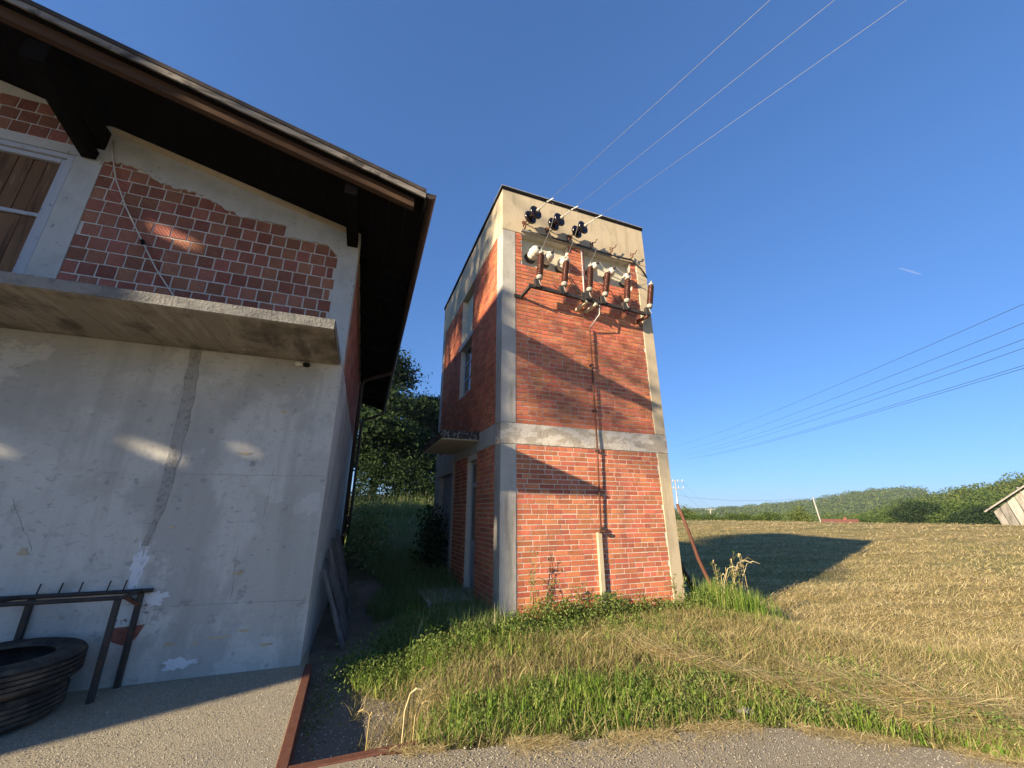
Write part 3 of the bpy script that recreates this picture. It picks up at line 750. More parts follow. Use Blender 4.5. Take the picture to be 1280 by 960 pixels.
# columns, ring beam, parapet, roof slab
def col(x0, x1, y0, y1, z0, z1): MB().box((x0, y0, z0), (x1, y1, z1)).build("column", M['concrete'], TW, bevel=.008)
e = .006
for (z0, z1) in ((-.3, 2.494), (2.834, 6.51)):
    col(X0 - e, X0 + PW, Y0 - e, Y0 + .275, z0, z1)
    col(X0 - e, X0 + .25, Y1 - .26, Y1 + e, z0, z1)
for (z0, z1) in ((-.05, 2.494), (2.834, 6.51)):
    MB().box((X1 - .245, Y0 - e, z0), (X1 + e, Y0 + .25, z1)).build("column", M['beige'], TW, bevel=.008, label="paler beige concrete corner column")
    col(X1 - .25, X1 + e, Y1 - .26, Y1 + e, z0, z1)
mb = MB()
mb.box((X0 - e - .004, Y0 - e - .004, 2.497), (X1 + e + .004, Y0 + .26, 2.831)); mb.build("ring_beam", M['oldconcrete'], TW, bevel=.008)
MB().box((X0 - e - .004, Y0 + .262, 2.525), (X0 + .2, Y1 + e, 2.862)).build("ring_beam", M['concrete'], TW, bevel=.008)
mb = MB()
mb.box((X0 - e - .003, Y0 - e - .003, 6.514), (X1 + e + .003, Y0 + .26, 7.43))
mb.box((X0 - e - .003, Y0 + .262, 6.504), (X0 + .24, Y1 + e, 7.43)); mb.box((X1 - .24, Y0 + .262, 6.514), (X1 + e, Y1 + e, 7.43)); mb.box((X0 + .242, Y1 - .24, 6.514), (X1 - .242, Y1 + e, 7.43))
mb.build("parapet", M['beige'], TW)
MB().box((X0 - .03, Y0 - .03, 7.432), (X1 + .025, Y1 + .03, 7.485)).build("roof_slab", M['roofedge'], TW)
MB().box((X0 - .04, Y0 - .04, 7.487), (X1 + .035, Y1 + .04, 7.502)).build("roof_sheet", M['steel'], TW)
MB().box((X1 - .30, Y0 - .012, -.08), (X1 + .02, Y0 + .3, -.002)).build("footing", M['beige'], TW)
MB().box((FX0 - .02, Y0 + .002, -.2), (X1 - .30, Y0 + .2, .012)).build("footing", M['concrete'], TW)
# niches
for (a, b) in (N1, N2):
    nm = MB(); nm.box((a - .03, Y0 + .13, NB - .02), (b + .03, Y0 + .20, NT + .05)); npn = nm.build("niche_board", M['cream'], TW)
    MB().box((a - .004, Y0 + .0, NT - .0), (b + .004, Y0 + .13, NT + .013)).build("niche_lintel", M['concrete'], npn)
MB().box((2.43, Y0 - .06, 6.545), (3.62, Y0 - .010, 6.565)).build("ledge_flashing", M['steel'], TW)
MB().tube([(2.44, Y0 - .045, 6.57), (3.0, Y0 - .05, 6.56), (3.6, Y0 - .05, 6.565), (4.0, Y0 - .045, 6.55), (4.5, Y0 - .05, 6.53), (4.95, Y0 - .05, 6.55), (5.2, Y0 - .03, 6.40), (5.345, Y0 - .012, 6.22)], .016, 6).build("ledge_cable", M['darkwire'], TW, smooth=True)
MB().tube([(2.6, Y0 - .06, 6.555), (3.3, Y0 - .07, 6.53), (3.9, Y0 - .06, 6.53), (4.7, Y0 - .07, 6.50), (4.95, Y0 - .05, 6.53)], .010, 6).build("ledge_cable", M['darkwire'], TW, smooth=True)
for hx in (2.49, 2.98, 3.43, 3.97, 4.44, 4.96):
    h = MB()
    h.tube([(hx, Y0 - .01, 6.60), (hx, Y0 - .09, 6.60), (hx + .005, Y0 - .095, 6.68)], .014, 6)
    h.tube([(hx - .03, Y0 - .07, 6.62), (hx - .03, Y0 - .075, 6.70)], .012, 6)
    h.tube([(hx + .005, Y0 - .09, 6.66), (hx + .075, Y0 - .10, 6.70), (hx + .10, Y0 - .105, 6.77), (hx + .12, Y0 - .105, 6.77)], .009, 6)
    h.build("hook", M['rust'], TW, smooth=True)
# left face: window, blind panel, door, canopy
wn = MB(); wn.box((X0 + .10, WIN[0] + .01, 3.96), (X0 + .14, WIN[0] + .05, 5.13)); wn.box((X0 + .10, WIN[1] - .06, 3.96), (X0 + .14, WIN[1] - .01, 5.13))
for zz in (3.96, 4.36, 4.74, 5.10): wn.box((X0 + .102, WIN[0] + .05, zz), (X0 + .138, WIN[1] - .06, zz + .03))
wn = wn.build("window_frame", M['winframe'], TW)
for k, zz in enumerate((3.99, 4.39, 4.77)):
    MB().box((X0 + .115, WIN[0] + .05, zz), (X0 + .122, WIN[1] - .06, zz + (.33 if k == 2 else .35))).build("pane", M['glass'], wn)
MB().box((X0 - .02, WIN[0] - .12, 5.15), (X0 + .2, WIN[1] + .12, 5.27)).build("window_lintel", M['concrete'], TW)
MB().box((X0 + .12, WIN[0], 5.272), (X0 + .2, WIN[1], 6.5)).build("blind_panel", M['cream'], TW)
MB().box((X0 + .205, WIN[0] - .05, 3.9), (X0 + .215, WIN[1] + .05, 5.16)).build("dark_room", M['black'], TW)
cp = MB(); cp.box((1.375, 6.87, 2.705), (X0 - .011, 8.86, 2.80)); cp = cp.build("canopy", M['cream'], TW, bevel=.01)
MB().box((1.355, 6.85, 2.803), (X0 - .011, 8.88, 2.865)).build("canopy_edge", M['darkedge'], cp, bevel=.012)
mb = MB(); mb.box((1.357, 6.852, 2.73), (1.374, 8.878, 2.802)); mb.box((1.375, 6.853, 2.725), (X0 - .011, 6.868, 2.802)); mb.build("canopy_edge", M['darkedge'], cp)
sw = MB(); sw.box((X0 + .09, 7.03, .35), (X0 + .13, 7.08, 2.40)); sw.box((X0 + .09, 7.59, .35), (X0 + .13, 7.65, 2.40)); sw.box((X0 + .085, 7.08, 1.92), (X0 + .132, 7.59, 2.0)); sw.box((X0 + .09, 7.08, 2.35), (X0 + .13, 7.59, 2.40))
sw.box((X0 + .092, 7.08, .9), (X0 + .128, 7.59, .96))
sw = sw.build("side_door_frame", M['winframe'], TW, bevel=.004)
MB().box((X0 + .105, 7.08, .97), (X0 + .112, 7.59, 1.915)).build("pane", M['glass'], sw); MB().box((X0 + .105, 7.08, 2.005), (X0 + .112, 7.59, 2.345)).build("pane", M['glass'], sw)
MB().box((X0 + .10, 7.08, .2), (X0 + .12, 7.59, .895)).build("door_panel", M['paint'], sw)
MB().box((X0 - .05, 6.95, -.1), (X0 + .2, 7.72, .17)).build("threshold", M['concrete'], TW)
dr = MB(); dr.box((X0 + .10, 8.97, .25), (X0 + .14, 9.62, 2.30)); dr.box((X0 + .102, 9.63, .25), (X0 + .142, 10.28, 2.30))
dr = dr.build("double_door", M['paint'], TW, bevel=.006)
MB().box((X0 + .06, 9.57, 1.15), (X0 + .099, 9.60, 1.32)).build("handle", M['metaldark'], dr)
for y in (8.99, 9.3, 9.6, 9.95): MB().box((X0 + .092, y, .3), (X0 + .0985, y + .02, 2.25)).build("door_rib", M['paint'], dr)
MB().box((X0 - .03, 8.76, 2.31), (X0 + .2, 10.62, 2.518)).build("door_lintel", M['concrete'], TW)
MB().box((X0 - .01, 8.745, -.2), (X0 + .2, 8.955, 2.305)).build("door_jamb", M['concrete'], TW)
MB().box((X0 - .01, 10.30, -.2), (X0 + .2, 10.63, 2.305)).build("door_jamb", M['concrete'], TW)
st = MB(); st.box((1.28, 6.75, -.1), (2.0, 7.85, .16)); st.build("doorstep", M['concrete'], loc=(1.6, 7.3, 0), bevel=.01, label="low concrete step in the weeds before the tower side door", cat="step")

# ------------------------------------------------------------------ line equipment on the tower
YA, ZA = Y0 - .24, 5.22
ca = thing("crossarm", "dark steel crossarm on brackets carrying the ribbed arresters of the tower", "crossarm", (3.6, YA, ZA))
for (a, b) in ((2.47, 3.60), (3.66, 5.02)):
    z_a, z_b = ZA + .01 - (a - 2.4) * .028, ZA + .01 - (b - 2.4) * .028
    MB().beam((a, YA, z_a), (b, YA, z_b), .05, .008).build("arm_rail", M['metaldark'], ca)
    MB().beam((a, YA - .022, z_a + .028), (b, YA - .022, z_b + .028), .006, .055).build("arm_flange", M['metaldark'], ca)
MB().beam((2.42, Y0 + .02, 5.13), (2.485, YA - .02, 5.215), .05, .045).build("bracket", M['metaldark'], ca)
MB().box((2.29, Y0 - .03, 5.105), (2.45, Y0 - .009, 5.165)).build("wall_plate", M['metaldark'], ca)
for bx_ in (3.555, 3.76, 4.93):
    MB().beam((bx_, Y0 + .02, 5.10), (bx_ + .08, YA - .03, 5.195 - (bx_ - 2.4) * .028), .055, .05).build("bracket", M['rust'] if bx_ > 4 else M['cream'], ca, label="yellowish bracket arm" if bx_ < 4 else None)
MB().box((3.54, YA - .03, 5.16), (3.66, YA + .03, 5.34)).build("splice_plate", M['metaldark'], ca)
# ribbed surge arresters
AR = [(2.655, 5.375, .05, "leftmost ribbed brown arrester, below the twin white bushings"),
      (3.15, 5.35, .08, "second ribbed brown arrester from the left, before the big white bushing"),
      (3.68, 5.355, .05, "third ribbed brown arrester, in front of the brick pier"),
      (4.015, 5.33, .14, "fourth ribbed brown arrester, the most tilted of the six"),
      (4.513, 5.30, .08, "fifth ribbed brown arrester, before the right niche"),
      (5.05, 5.29, .12, "rightmost ribbed brown arrester, standing out past the tower corner against the sky")]
tops = []
for (ax_, az_, tilt, lab) in AR:
    base = Vector((ax_, YA - .05, az_ - .025))
    d = Vector((tilt, -.10, 1)).normalized()
    t = thing("surge_arrester", lab, "surge arrester", tuple(base), 0, "surge arresters on the crossarm")
    prof = [(.028, .11)]
    for k in range(11):
        z = .12 + k * .0375
        prof += [(.034, z), (.061, z + .006), (.062, z + .011), (.036, z + .024)]
    prof += [(.03, .54)]
    MB().lathe(base, d, prof, 14).build("ribbed_body", M['brownporc'], t, smooth=True)
    MB().lathe(base, d, [(.03, .03), (.054, .04), (.056, .095), (.046, .11), (.03, .12)], 14).build("bottom_cap", M['cap'], t, smooth=True)
    MB().lathe(base, d, [(.03, .535), (.046, .54), (.046, .575), (.018, .59), (.012, .61), (.012, .635)], 14).build("top_cap", M['cap'], t, smooth=True)
    MB().box(base + Vector((-.075, .0, -.12)), base + Vector((.02, .07, .045))).build("clamp", M['metaldark'], t)
    MB().tube([base + Vector((0, 0, .03)), base + Vector((.01, -.01, -.05)), base + Vector((.03, -.02, -.08))], .007, 6).build("ground_stud", M['steel'], t)
    tops.append(base + d * .63)
# wall bushings in the niches
BU = [(2.67, 6.14, 1.15, .25, "leftmost white porcelain bushing, dark cap facing right, in the left niche"),
      (2.98, 6.10, .95, .1, "white porcelain bushing behind the leftmost ribbed arrester"),
      (3.33, 6.05, 1.2, -.1, "big white porcelain bushing next to the brick pier in the left niche"),
      (3.98, 6.12, .85, .1, "broken white bushing at the left end of the right niche"),
      (4.40, 6.10, .85, .0, "white bushing in the middle of the right niche"),
      (4.80, 6.06, .85, -.15, "white bushing at the right end of the right niche")]
bt = []
for (bx_, bz_, sc, yaw_, lab) in BU:
    o_ = Vector((bx_, Y0 + .13, bz_ - .04)); d = Vector((yaw_, -1, .28)).normalized()
    t = thing("wall_bushing", lab, "bushing", tuple(o_), 0, "porcelain bushings in the tower niches")
    MB().lathe(o_, d, [(.10 * sc, -.02), (.10 * sc, .02), (.075 * sc, .035)], 18).build("flange", M['metaldark'], t, smooth=False)
    prof = [(.065 * sc, .02), (.082 * sc, .06), (.085 * sc, .09), (.07 * sc, .10), (.098 * sc, .13), (.10 * sc, .16), (.078 * sc, .175), (.094 * sc, .20), (.09 * sc, .235), (.06 * sc, .27), (.03 * sc, .28)]
    MB().lathe(o_, d, prof, 18).build("porcelain_body", M['porcelain'], t, smooth=True)
    MB().lathe(o_, d, [(.028, .27), (.03, .30), (.014, .31), (.012, .36)], 10).build("terminal", M['metaldark'], t, smooth=True)
    bt.append(o_ + d * .35)
# strain insulators and the three incoming wires
SI = [(2.50, 6.78, (958, "left")), (2.99, 6.78, (1038, "mid")), (3.50, 6.76, (1127, "right"))]
ends = [Vector((3.875, 1.693, 7.2)), Vector((4.574, 1.417, 7.2)), Vector((5.351, 1.111, 7.2))]
wn_ = ["left of the three aluminium wires running from the tower insulators over the yard", "middle of the three aluminium wires running from the tower insulators over the yard", "right of the three aluminium wires running from the tower insulators over the yard"]
sn_ = ["strain insulator of two black discs, first from the tower corner", "strain insulator of two black discs, middle of the three", "strain insulator of two black discs, nearest the roof middle"]
jump_to = [tops[0], tops[1], tops[2]]
for i, ((sx, sz, _), en) in enumerate(zip(SI, ends)):
    a = Vector((sx, Y0 - .005, sz - .02))
    d = (en - a).normalized()
    t = thing("strain_insulator", sn_[i], "insulator", tuple(a), 0, "strain insulators on the tower parapet")
    MB().tube([a, a + d * .12], .012, 8).build("eye_bolt", M['rust'], t)
    MB().lathe(a, (0, -1, 0), [(.05, 0), (.05, .008)], 12).build("wall_washer", M['rust'], t)
    for k in range(2):
        o_ = a + d * (.12 + .15 * k)
        MB().lathe(o_, d, [(.03, -.03), (.05, -.01), (.075, .0), (.115, .02), (.134, .05), (.134, .075), (.122, .085), (.112, .07), (.10, .09), (.088, .072), (.075, .094), (.06, .075), (.035, .11), (.02, .12)], 24).build("disc", M['disc'], t, smooth=True)
    MB().lathe(a + d * .27, d, [(.016, .10), (.034, .11), (.034, .14), (.018, .16), (.012, .20)], 10).build("metal_cap", M['cap'], t, smooth=True)
    MB().tube([a + d * .46, a + d * .60], .010, 6).build("dead_end_clamp", M['steel'], t)
    cl = a + d * .6
    far = a + d * 3.9 + (en - a - d * 3.9)
    dirn = (en - cl)
    wp = [cl + dirn * (k * .5) - Vector((0, 0, .006 * k * (13 - k))) * .35 for k in range(14)]
    tw_ = thing("incoming_wire", wn_[i], "wire", tuple(cl), 0, "incoming wires above the yard")
    MB().tube(wp, .0025, 6).build("strand", M['wire'], tw_, smooth=True)
    # slack jumper down to the arrester
    tgt = jump_to[i]
    p0, p1, p2, p3 = cl, cl + d * .22 + Vector((.12, 0, .03)), Vector((max(cl.x, tgt.x) + .22, tgt.y - .10, (cl.z + tgt.z) / 2 + .12)), tgt
    cv = []
    for k in range(19):
        u = k / 18
        cv.append(p0 * (1 - u) ** 3 + p1 * 3 * u * (1 - u) ** 2 + p2 * 3 * u * u * (1 - u) + p3 * u ** 3)
    MB().tube(cv, .0032, 6).build("jumper_lead", M['wire'], t, smooth=True)
    MB().tube([cl + d * .03, cl + d * .13 + Vector((.05, 0, .015))], .014, 6).build("parallel_clamp", M['steel'], t)
ld_ = thing("lead_wires", "thin grey leads looping between the arresters and bushings of the tower", "leads", (3.5, 5.5, 5.9))
for a, b, s in ((tops[0], bt[0], .05), (tops[1], bt[2], .04), (tops[2], tops[1], .10), (tops[3], bt[3], .06), (tops[4], bt[4], .05), (tops[5], bt[5], .06), (tops[4], bt[5], -.08)):
    MB().tube(catenary(a, b, s, 10), .0035, 6).build("lead", M['wire'], ld_, smooth=True)
MB().tube([(3.2, 5.62, 5.9), (3.45, 5.6, 5.55), (3.7, 5.66, 5.35)], .010, 6).build("lead", M['darkwire'], ld_)
MB().tube([(3.95, 5.62, 5.8), (4.3, 5.6, 5.6), (4.6, 5.66, 5.25), (4.9, 5.68, 5.2)], .008, 6).build("lead", M['darkwire'], ld_)
MB().tube([(3.05, 5.62, 5.45), (3.35, 5.6, 5.3), (3.55, 5.4, 5.15)], .008, 6).build("lead", M['darkwire'], ld_)
# conduit and its post
cdt = thing("earth_conduit", "thin grey conduit running down the middle of the tower brickwork", "conduit", (3.79, Y0 - .06, 1.17))
MB().tube([(3.735, Y0 - .035, 6.47), (3.735, Y0 - .035, 5.15)], .016, 8).build("upper_pipe", M['steel'], cdt, smooth=True)
MB().tube([(3.92, YA, 5.16), (3.92, YA + .02, 4.98), (3.80, Y0 - .07, 4.76)], .012, 8).build("earth_lead", M['steel'], cdt, smooth=True)
MB().tube([(3.797, Y0 - .055, 4.78), (3.79, Y0 - .05, 2.9), (3.783, Y0 - .06, 2.6), (3.76, Y0 - .045, 1.18)], .014, 8).build("lower_pipe", M['rust'], cdt, smooth=True)
for zz in (4.0, 3.15, 2.45, 1.75, 1.22):
    MB().box((3.76, Y0 - .07, zz), (3.82, Y0 + .004, zz + .025)).build("pipe_clip", M['metaldark'], cdt)
MB().box((3.70, Y0 - .10, 1.17), (3.80, Y0 - .02, 1.21)).build("end_clamp", M['rust'], cdt)
MB().box((3.692, Y0 - .05, -.1), (3.775, Y0 - .002, 1.165)).build("cover_post", M['beige'], loc=(3.73, Y0 - .04, 0), bevel=.006, label="slim pale post standing against the tower brickwork under the conduit", cat="post")
# rusty props leaning on the right side of the tower
pr_ = MB(); pr_.tube([(6.05, 5.78, -.05), (6.0, 5.77, .25), (5.77, 5.75, .69), (5.60, 5.72, 1.15), (5.38, 5.68, 1.60)], [.038, .036, .032, .026, .026], 8)
pr_.build("leaning_prop", M['rust'], loc=(6.04, 5.78, 0), smooth=True, label="bent rusty pole leaning on the right side of the tower", cat="prop")
pr_ = MB(); pr_.tube([(6.10, 6.25, -.05), (5.8, 6.1, .35), (5.38, 5.95, .82)], [.05, .045, .04], 8); pr_.tube([(5.38, 5.9, .64), (5.66, 6.0, .60)], .02, 6)
pr_.build("leaning_prop", M['metaldark'], loc=(6.1, 6.25, 0), label="short dark beam leaning low behind the bent rusty pole", cat="prop")
# ------------------------------------------------------------------ grass, hay, weeds
def blades(P, h, wd, lean, az, bend=.5, rng=RNG):
    """curved two-segment blades; P (n,3), the rest (n,) arrays"""
    n = len(P)
    dx, dy = np.cos(az), np.sin(az)
    sa = az + np.pi / 2 + rng.uniform(-.9, .9, n)
    sx, sy = np.cos(sa) * wd * .5, np.sin(sa) * wd * .5
    l1 = lean * (1 - bend); l2 = lean * (1 + bend)
    m = P + np.stack([dx * np.sin(l1), dy * np.sin(l1), np.cos(l1)], 1) * (h * .55)[:, None]
    t = m + np.stack([dx * np.sin(l2), dy * np.sin(l2), np.cos(l2)], 1) * (h * .45)[:, None]
    s = np.stack([sx, sy, np.zeros(n)], 1)
    V = np.stack([P - s, P + s, m + s * .8, m - s * .8, t], 1).reshape(-1, 3)
    b = np.arange(n) * 5
    return V, np.stack([b, b + 1, b + 2, b + 3], 1), np.stack([b + 3, b + 2, b + 4], 1)

def blade_object(name, P, h, wd, lean, az, mt, bend=.5):
    V, Q, T = blades(P, h, wd, lean, az, bend)
    return link_mesh(name, fastmesh(name, V, [Q, T], mt), kind="stuff")

def ground_pts(n, x0, x1, y0, y1, keep):
    x = RNG.uniform(x0, x1, n); y = RNG.uniform(y0, y1, n)
    k = keep(x, y) > RNG.random(n)
    x, y = x[k], y[k]
    return x, y

def tower_free(x, y): return ~((x > X0 - .02) & (x < X1 + .02) & (y > Y0 - .02) & (y < Y1))

# the verge: green near the road and in front, drier towards the field
def left_edge(y): return np.interp(y, [3.0, 3.4, 3.9, 4.3, 4.6, 5.2, 6, 8, 12], [.45, .55, .72, .62, .30, .10, .75, .9, .6])
def green_mask(x, y):
    d = y - road_edge(x)
    a = sst(.0, .16, d) * (x > left_edge(y) + .12 * (fbm(x * 5, y * 5) - .5)) * tower_free(x, y)
    lush = .35 + .75 * sst(.40, .62, fbm(x * 1.5 + 2, y * 1.5))
    front = 1 - .70 * np.exp(-((d - 1.35) / .42) ** 2) * (x < 3.4)        # drier strip half way up
    straw = 1 - .85 * np.exp(-(((x - 1.55) / .7) ** 2 + ((y - 4.05) / .35) ** 2))
    straw = straw * (1 - .9 * np.exp(-(((x - .72) / .22) ** 2 + ((y - 3.95) / .5) ** 2)))
    right = 1 - .90 * sst(3.0, 5.2, x + .25 * (y - 3) + .6 * (fbm(x * 2, y * 2) - .5))
    right = np.maximum(right, .32 * (fbm(x * 1.2, y * 1.2 + 8) > .52) * (x < 6.5))
    return a * lush * front * straw * right
x, y = ground_pts(260000, .2, 6.8, .9, 7.2, green_mask)
n = len(x); P = np.stack([x, y, height(x, y) - .01], 1)
tall = .5 + .9 * fbm(x * 1.8, y * 1.8 + 4)
hh = RNG.gamma(3.2, .0175, n) * tall * (1 + .35 * (x < 2.2)) + .02
blade_object("verge_grass", P, hh, RNG.uniform(.004, .0085, n) * RNG.choice([1, 1, 1.7], n), np.abs(RNG.normal(.62, .42, n)), RNG.uniform(0, 6.28, n), M['grass'])
# dry cut grass on the verge and at the road edge
def dry_mask(x, y):
    d = y - road_edge(x)
    a = sst(-.02, .06, d) * (x > left_edge(y) - .05) * tower_free(x, y)
    a = np.maximum(a, .75 * (x > .45 + .1 * fbm(x * 6, y * 6)) * (y > 3.45) * (y < 4.6) * (x < 1.2)) * tower_free(x, y)
    a = np.maximum(a, .30 * (x > -.12) * (x < .55) * (y > 3.35) * (y < 5.4) * sst(.35, .6, fbm(x * 4, y * 4)))
    return a * np.clip(1.05 - .8 * green_mask(x, y), .1, 1) * (.35 + .9 * sst(.35, .6, fbm(x * 2.2 + 9, y * 2.2)))
x, y = ground_pts(200000, .2, 7.0, .9, 7.0, dry_mask)
n = len(x); P = np.stack([x, y, height(x, y) + RNG.uniform(-.01, .025, n)], 1)
blade_object("dry_verge_grass", P, RNG.gamma(4, .022, n) + .03, RNG.uniform(.003, .006, n), np.abs(RNG.normal(1.15, .35, n)), RNG.uniform(0, 6.28, n), M['drygrass'], bend=.15)

x = RNG.uniform(.4, 4.6, 9000); d_ = -RNG.exponential(.07, 9000); y = road_edge(x) + d_ + .03
k = fbm(x * 3, y * 3) > .40; x, y = x[k], y[k]; n = len(x)
blade_object("spilled_straw", np.stack([x, y, np.full(n, .006) + RNG.random(n) * .012], 1), RNG.uniform(.03, .11, n), RNG.uniform(.002, .004, n), RNG.uniform(1.35, 1.6, n), RNG.uniform(0, 6.28, n), M['hay'], bend=.05)
# shaded grass of the passage and of the bank behind
def bank_mask(x, y):
    passage = (x > .35 + .5 * fbm(x * 2, y * 2)) & (x < 2.05) & (y > 5.3) & (y <= 11)
    path = ~((x < 1.3) & (y < 7.2) & (fbm(x * 2.3, y * 2.3 + 4) < .58))
    bank = (y > 11) & (x < .46 * y + .4) & (x > -.3)
    return np.where(passage & path, .8, 0) * tower_free(x, y) + np.where(bank, np.where(y < 18, .30 + .4 * (fbm(x * .7, y * .9) > .5), .9), 0)
x1_, y1_ = ground_pts(70000, .3, 2.1, 5.3, 11, bank_mask)
x2_, y2_ = ground_pts(90000, -.3, 12, 11, 30, bank_mask)
x = np.concatenate([x1_, x2_]); y = np.concatenate([y1_, y2_]); n = len(x)
far = sst(10, 22, y)
P = np.stack([x, y, height(x, y) - .01], 1)
hh = (RNG.gamma(5, .03, n) + .04) * (1 + 1.3 * far * (y > 18) + .2 * far)
blade_object("bank_grass", P, hh, RNG.uniform(.006, .010, n) * (1 + 2.0 * far), np.abs(RNG.normal(.45, .3, n)), RNG.uniform(0, 6.28, n), M['bankgrass'])

# mown hay over the field
def hay_mask(x, y):
    ratio = x / np.maximum(y, .1)
    r = np.hypot(x, y)
    a = sst(.30, .55, ratio) * (y - road_edge(x) > .25) * tower_free(x, y) * (r < 56)
    return a * sst(3.0, 4.6, x + .35 * (y - 3) + .9 * (fbm(x * 1.7, y * 1.7) - .5))
def polar_pts(n, r0, r1, power):
    u = RNG.random(n); r = (r0 ** (1 - power) + u * (r1 ** (1 - power) - r0 ** (1 - power))) ** (1 / (1 - power))
    a = RNG.uniform(R(14), R(100), n)
    return r * np.sin(a), r * np.cos(a), r
x, y, r = polar_pts(700000, 3.2, 55, 1.25)
sw = swath(x, y)
k = hay_mask(x, y) * (.30 + .85 * sw * (.3 + 1.4 * fbm(x * .13 + 3, y * .2))) * (.25 + 1.2 * sst(.3, .65, fbm(x * .8 + 5, y * 1.6))) > RNG.random(len(x))
x, y, r, sw = x[k], y[k], r[k], sw[k]
n = len(x)
P = np.stack([x, y, height(x, y) + RNG.random(n) ** 2 * (.015 + .05 * sw)], 1)
az = np.where(RNG.random(n) < .55, R(-18) + RNG.normal(0, .5, n) + np.pi * (RNG.random(n) < .5), RNG.uniform(0, 6.28, n))
blade_object("mown_hay", P, RNG.uniform(.05, .22, n) * (1 + r * .012), np.maximum(RNG.uniform(.0025, .005, n), r * .00055), np.clip(RNG.normal(1.42, .18, n), .5, 1.75), az, M['hay'], bend=.12)
x, y, r = polar_pts(170000, 3.2, 30, 1.3)
k = hay_mask(x, y) * (.25 + .6 * fbm(x * .6 + 3, y * .6)) > RNG.random(len(x))
x, y, r = x[k], y[k], r[k]; n = len(x)
blade_object("field_stubble", np.stack([x, y, height(x, y) - .01], 1), RNG.uniform(.04, .11, n) * (1 + r * .012), np.maximum(.003, r * .0008), np.abs(RNG.normal(.35, .3, n)), RNG.uniform(0, 6.28, n), M['drygrass'])

# broadleaf weeds: at the foot of the tower, beside the props, on the verge
def leaves(Pc, size, up=.5, out=None):
    n = len(Pc)
    d = RNG.normal(0, 1, (n, 3)); d /= np.linalg.norm(d, axis=1)[:, None]
    nn = RNG.normal(0, 1, (n, 3)); nn[:, 2] += up * 2
    if out is not None: nn = nn * .35 + out * 1.3
    s = np.cross(d, nn); s /= np.linalg.norm(s, axis=1)[:, None] + 1e-9
    L_ = size[:, None]
    V = np.stack([Pc - d * L_ * .5, Pc + s * L_ * .27, Pc + d * L_ * .5, Pc - s * L_ * .27], 1).reshape(-1, 3)
    b = np.arange(n) * 4
    return V, np.stack([b, b + 1, b + 2, b + 3], 1)
def weed_pts(n, cx, cy, sx, sy, h0, h1):
    x = RNG.normal(cx, sx, n); y = RNG.normal(cy, sy, n)
    z = RNG.random(n) ** .8 * (h0 + (h1 - h0) * vnoise(x * 5, y * 5))
    k = tower_free(x, y) & (y > road_edge(x))
    return np.stack([x[k], y[k], height(x[k], y[k]) + z[k]], 1)
W_ = [weed_pts(2600, 2.9, 5.48, .42, .10, .10, .42), weed_pts(2400, 3.7, 5.45, .5, .12, .10, .40), weed_pts(1200, 4.7, 5.5, .4, .1, .05, .28), weed_pts(1700, 5.55, 5.45, .22, .2, .1, .38),
      weed_pts(1300, 2.1, 5.35, .3, .16, .1, .3), weed_pts(1200, .85, 5.0, .28, .22, .05, .2), weed_pts(1500, 1.4, 5.3, .4, .3, .05, .28)]
for i in range(430):
    wx_, wy_ = RNG.uniform(.7, 5.2), RNG.uniform(1.6, 5.2)
    if green_mask(np.array([wx_]), np.array([wy_]))[0] > RNG.uniform(.15, .7): W_.append(weed_pts(120, wx_, wy_, .08, .08, .04, RNG.uniform(.12, .26)))
def pit_weeds(n, cx, cy, sx, sy, h):
    x = RNG.normal(cx, sx, n); y = RNG.normal(cy, sy, n)
    return np.stack([x, y, height(x, y) + RNG.random(n) * h], 1)
W_ += [pit_weeds(2600, .42, 5.0, .22, .24, .20), pit_weeds(1200, .75, 5.7, .25, .3, .25), pit_weeds(260, .0, 4.55, .07, .25, .08), pit_weeds(160, -.1, 4.2, .04, .3, .06), pit_weeds(500, .95, 4.75, .2, .2, .2)]
P = np.concatenate(W_); n = len(P)
V, Q = leaves(P, np.where(P[:, 1] < 5.0, RNG.uniform(.012, .032, n), RNG.uniform(.02, .05, n)), .6)
link_mesh("weeds", fastmesh("weeds", V, [Q], M['weed']), kind="stuff")
# the tall dry tuft right of the tower
n = 2600
x = RNG.normal(6.05, .30, n); y = RNG.normal(5.42, .22, n)
k = tower_free(x, y); x, y = x[k], y[k]; n = len(x)
P = np.stack([x, y, height(x, y) - .02], 1)
V, Q, T = blades(P, RNG.uniform(.18, .55, n), RNG.uniform(.004, .008, n), np.abs(RNG.normal(.3, .28, n)), RNG.normal(.2, 1.2, n), .8)
tf = link_mesh("grass_tuft", fastmesh("grass_tuft", V - np.array([6.05, 5.42, 0]), [Q, T], [M['grass']]), loc=(6.05, 5.42, 0), label="tall uncut grass tuft with bent seed heads beside the rusty pole", cat="grass tuft")
mb = MB()
hr = random.Random(9)
for i in range(16):
    bx_, by_ = hr.gauss(6.1, .28), hr.gauss(5.40, .12); hgt = hr.uniform(.5, .82); l = hr.uniform(-.1, .32)
    p = [(bx_, by_, 0), (bx_ + l * .4, by_, hgt * .6), (bx_ + l * .9, by_ - .02, hgt * .95), (bx_ + l * 1.4, by_ - .03, hgt), (bx_ + l * 1.9, by_ - .04, hgt * .93)]
    mb.tube(p, [.004, .0035, .003, .008, .003], 5)
sh = mb.build("seed_stalk", M['hay'], loc=(6.05, 5.42, 0)); sh.location = (0, 0, 0); sh.parent = tf
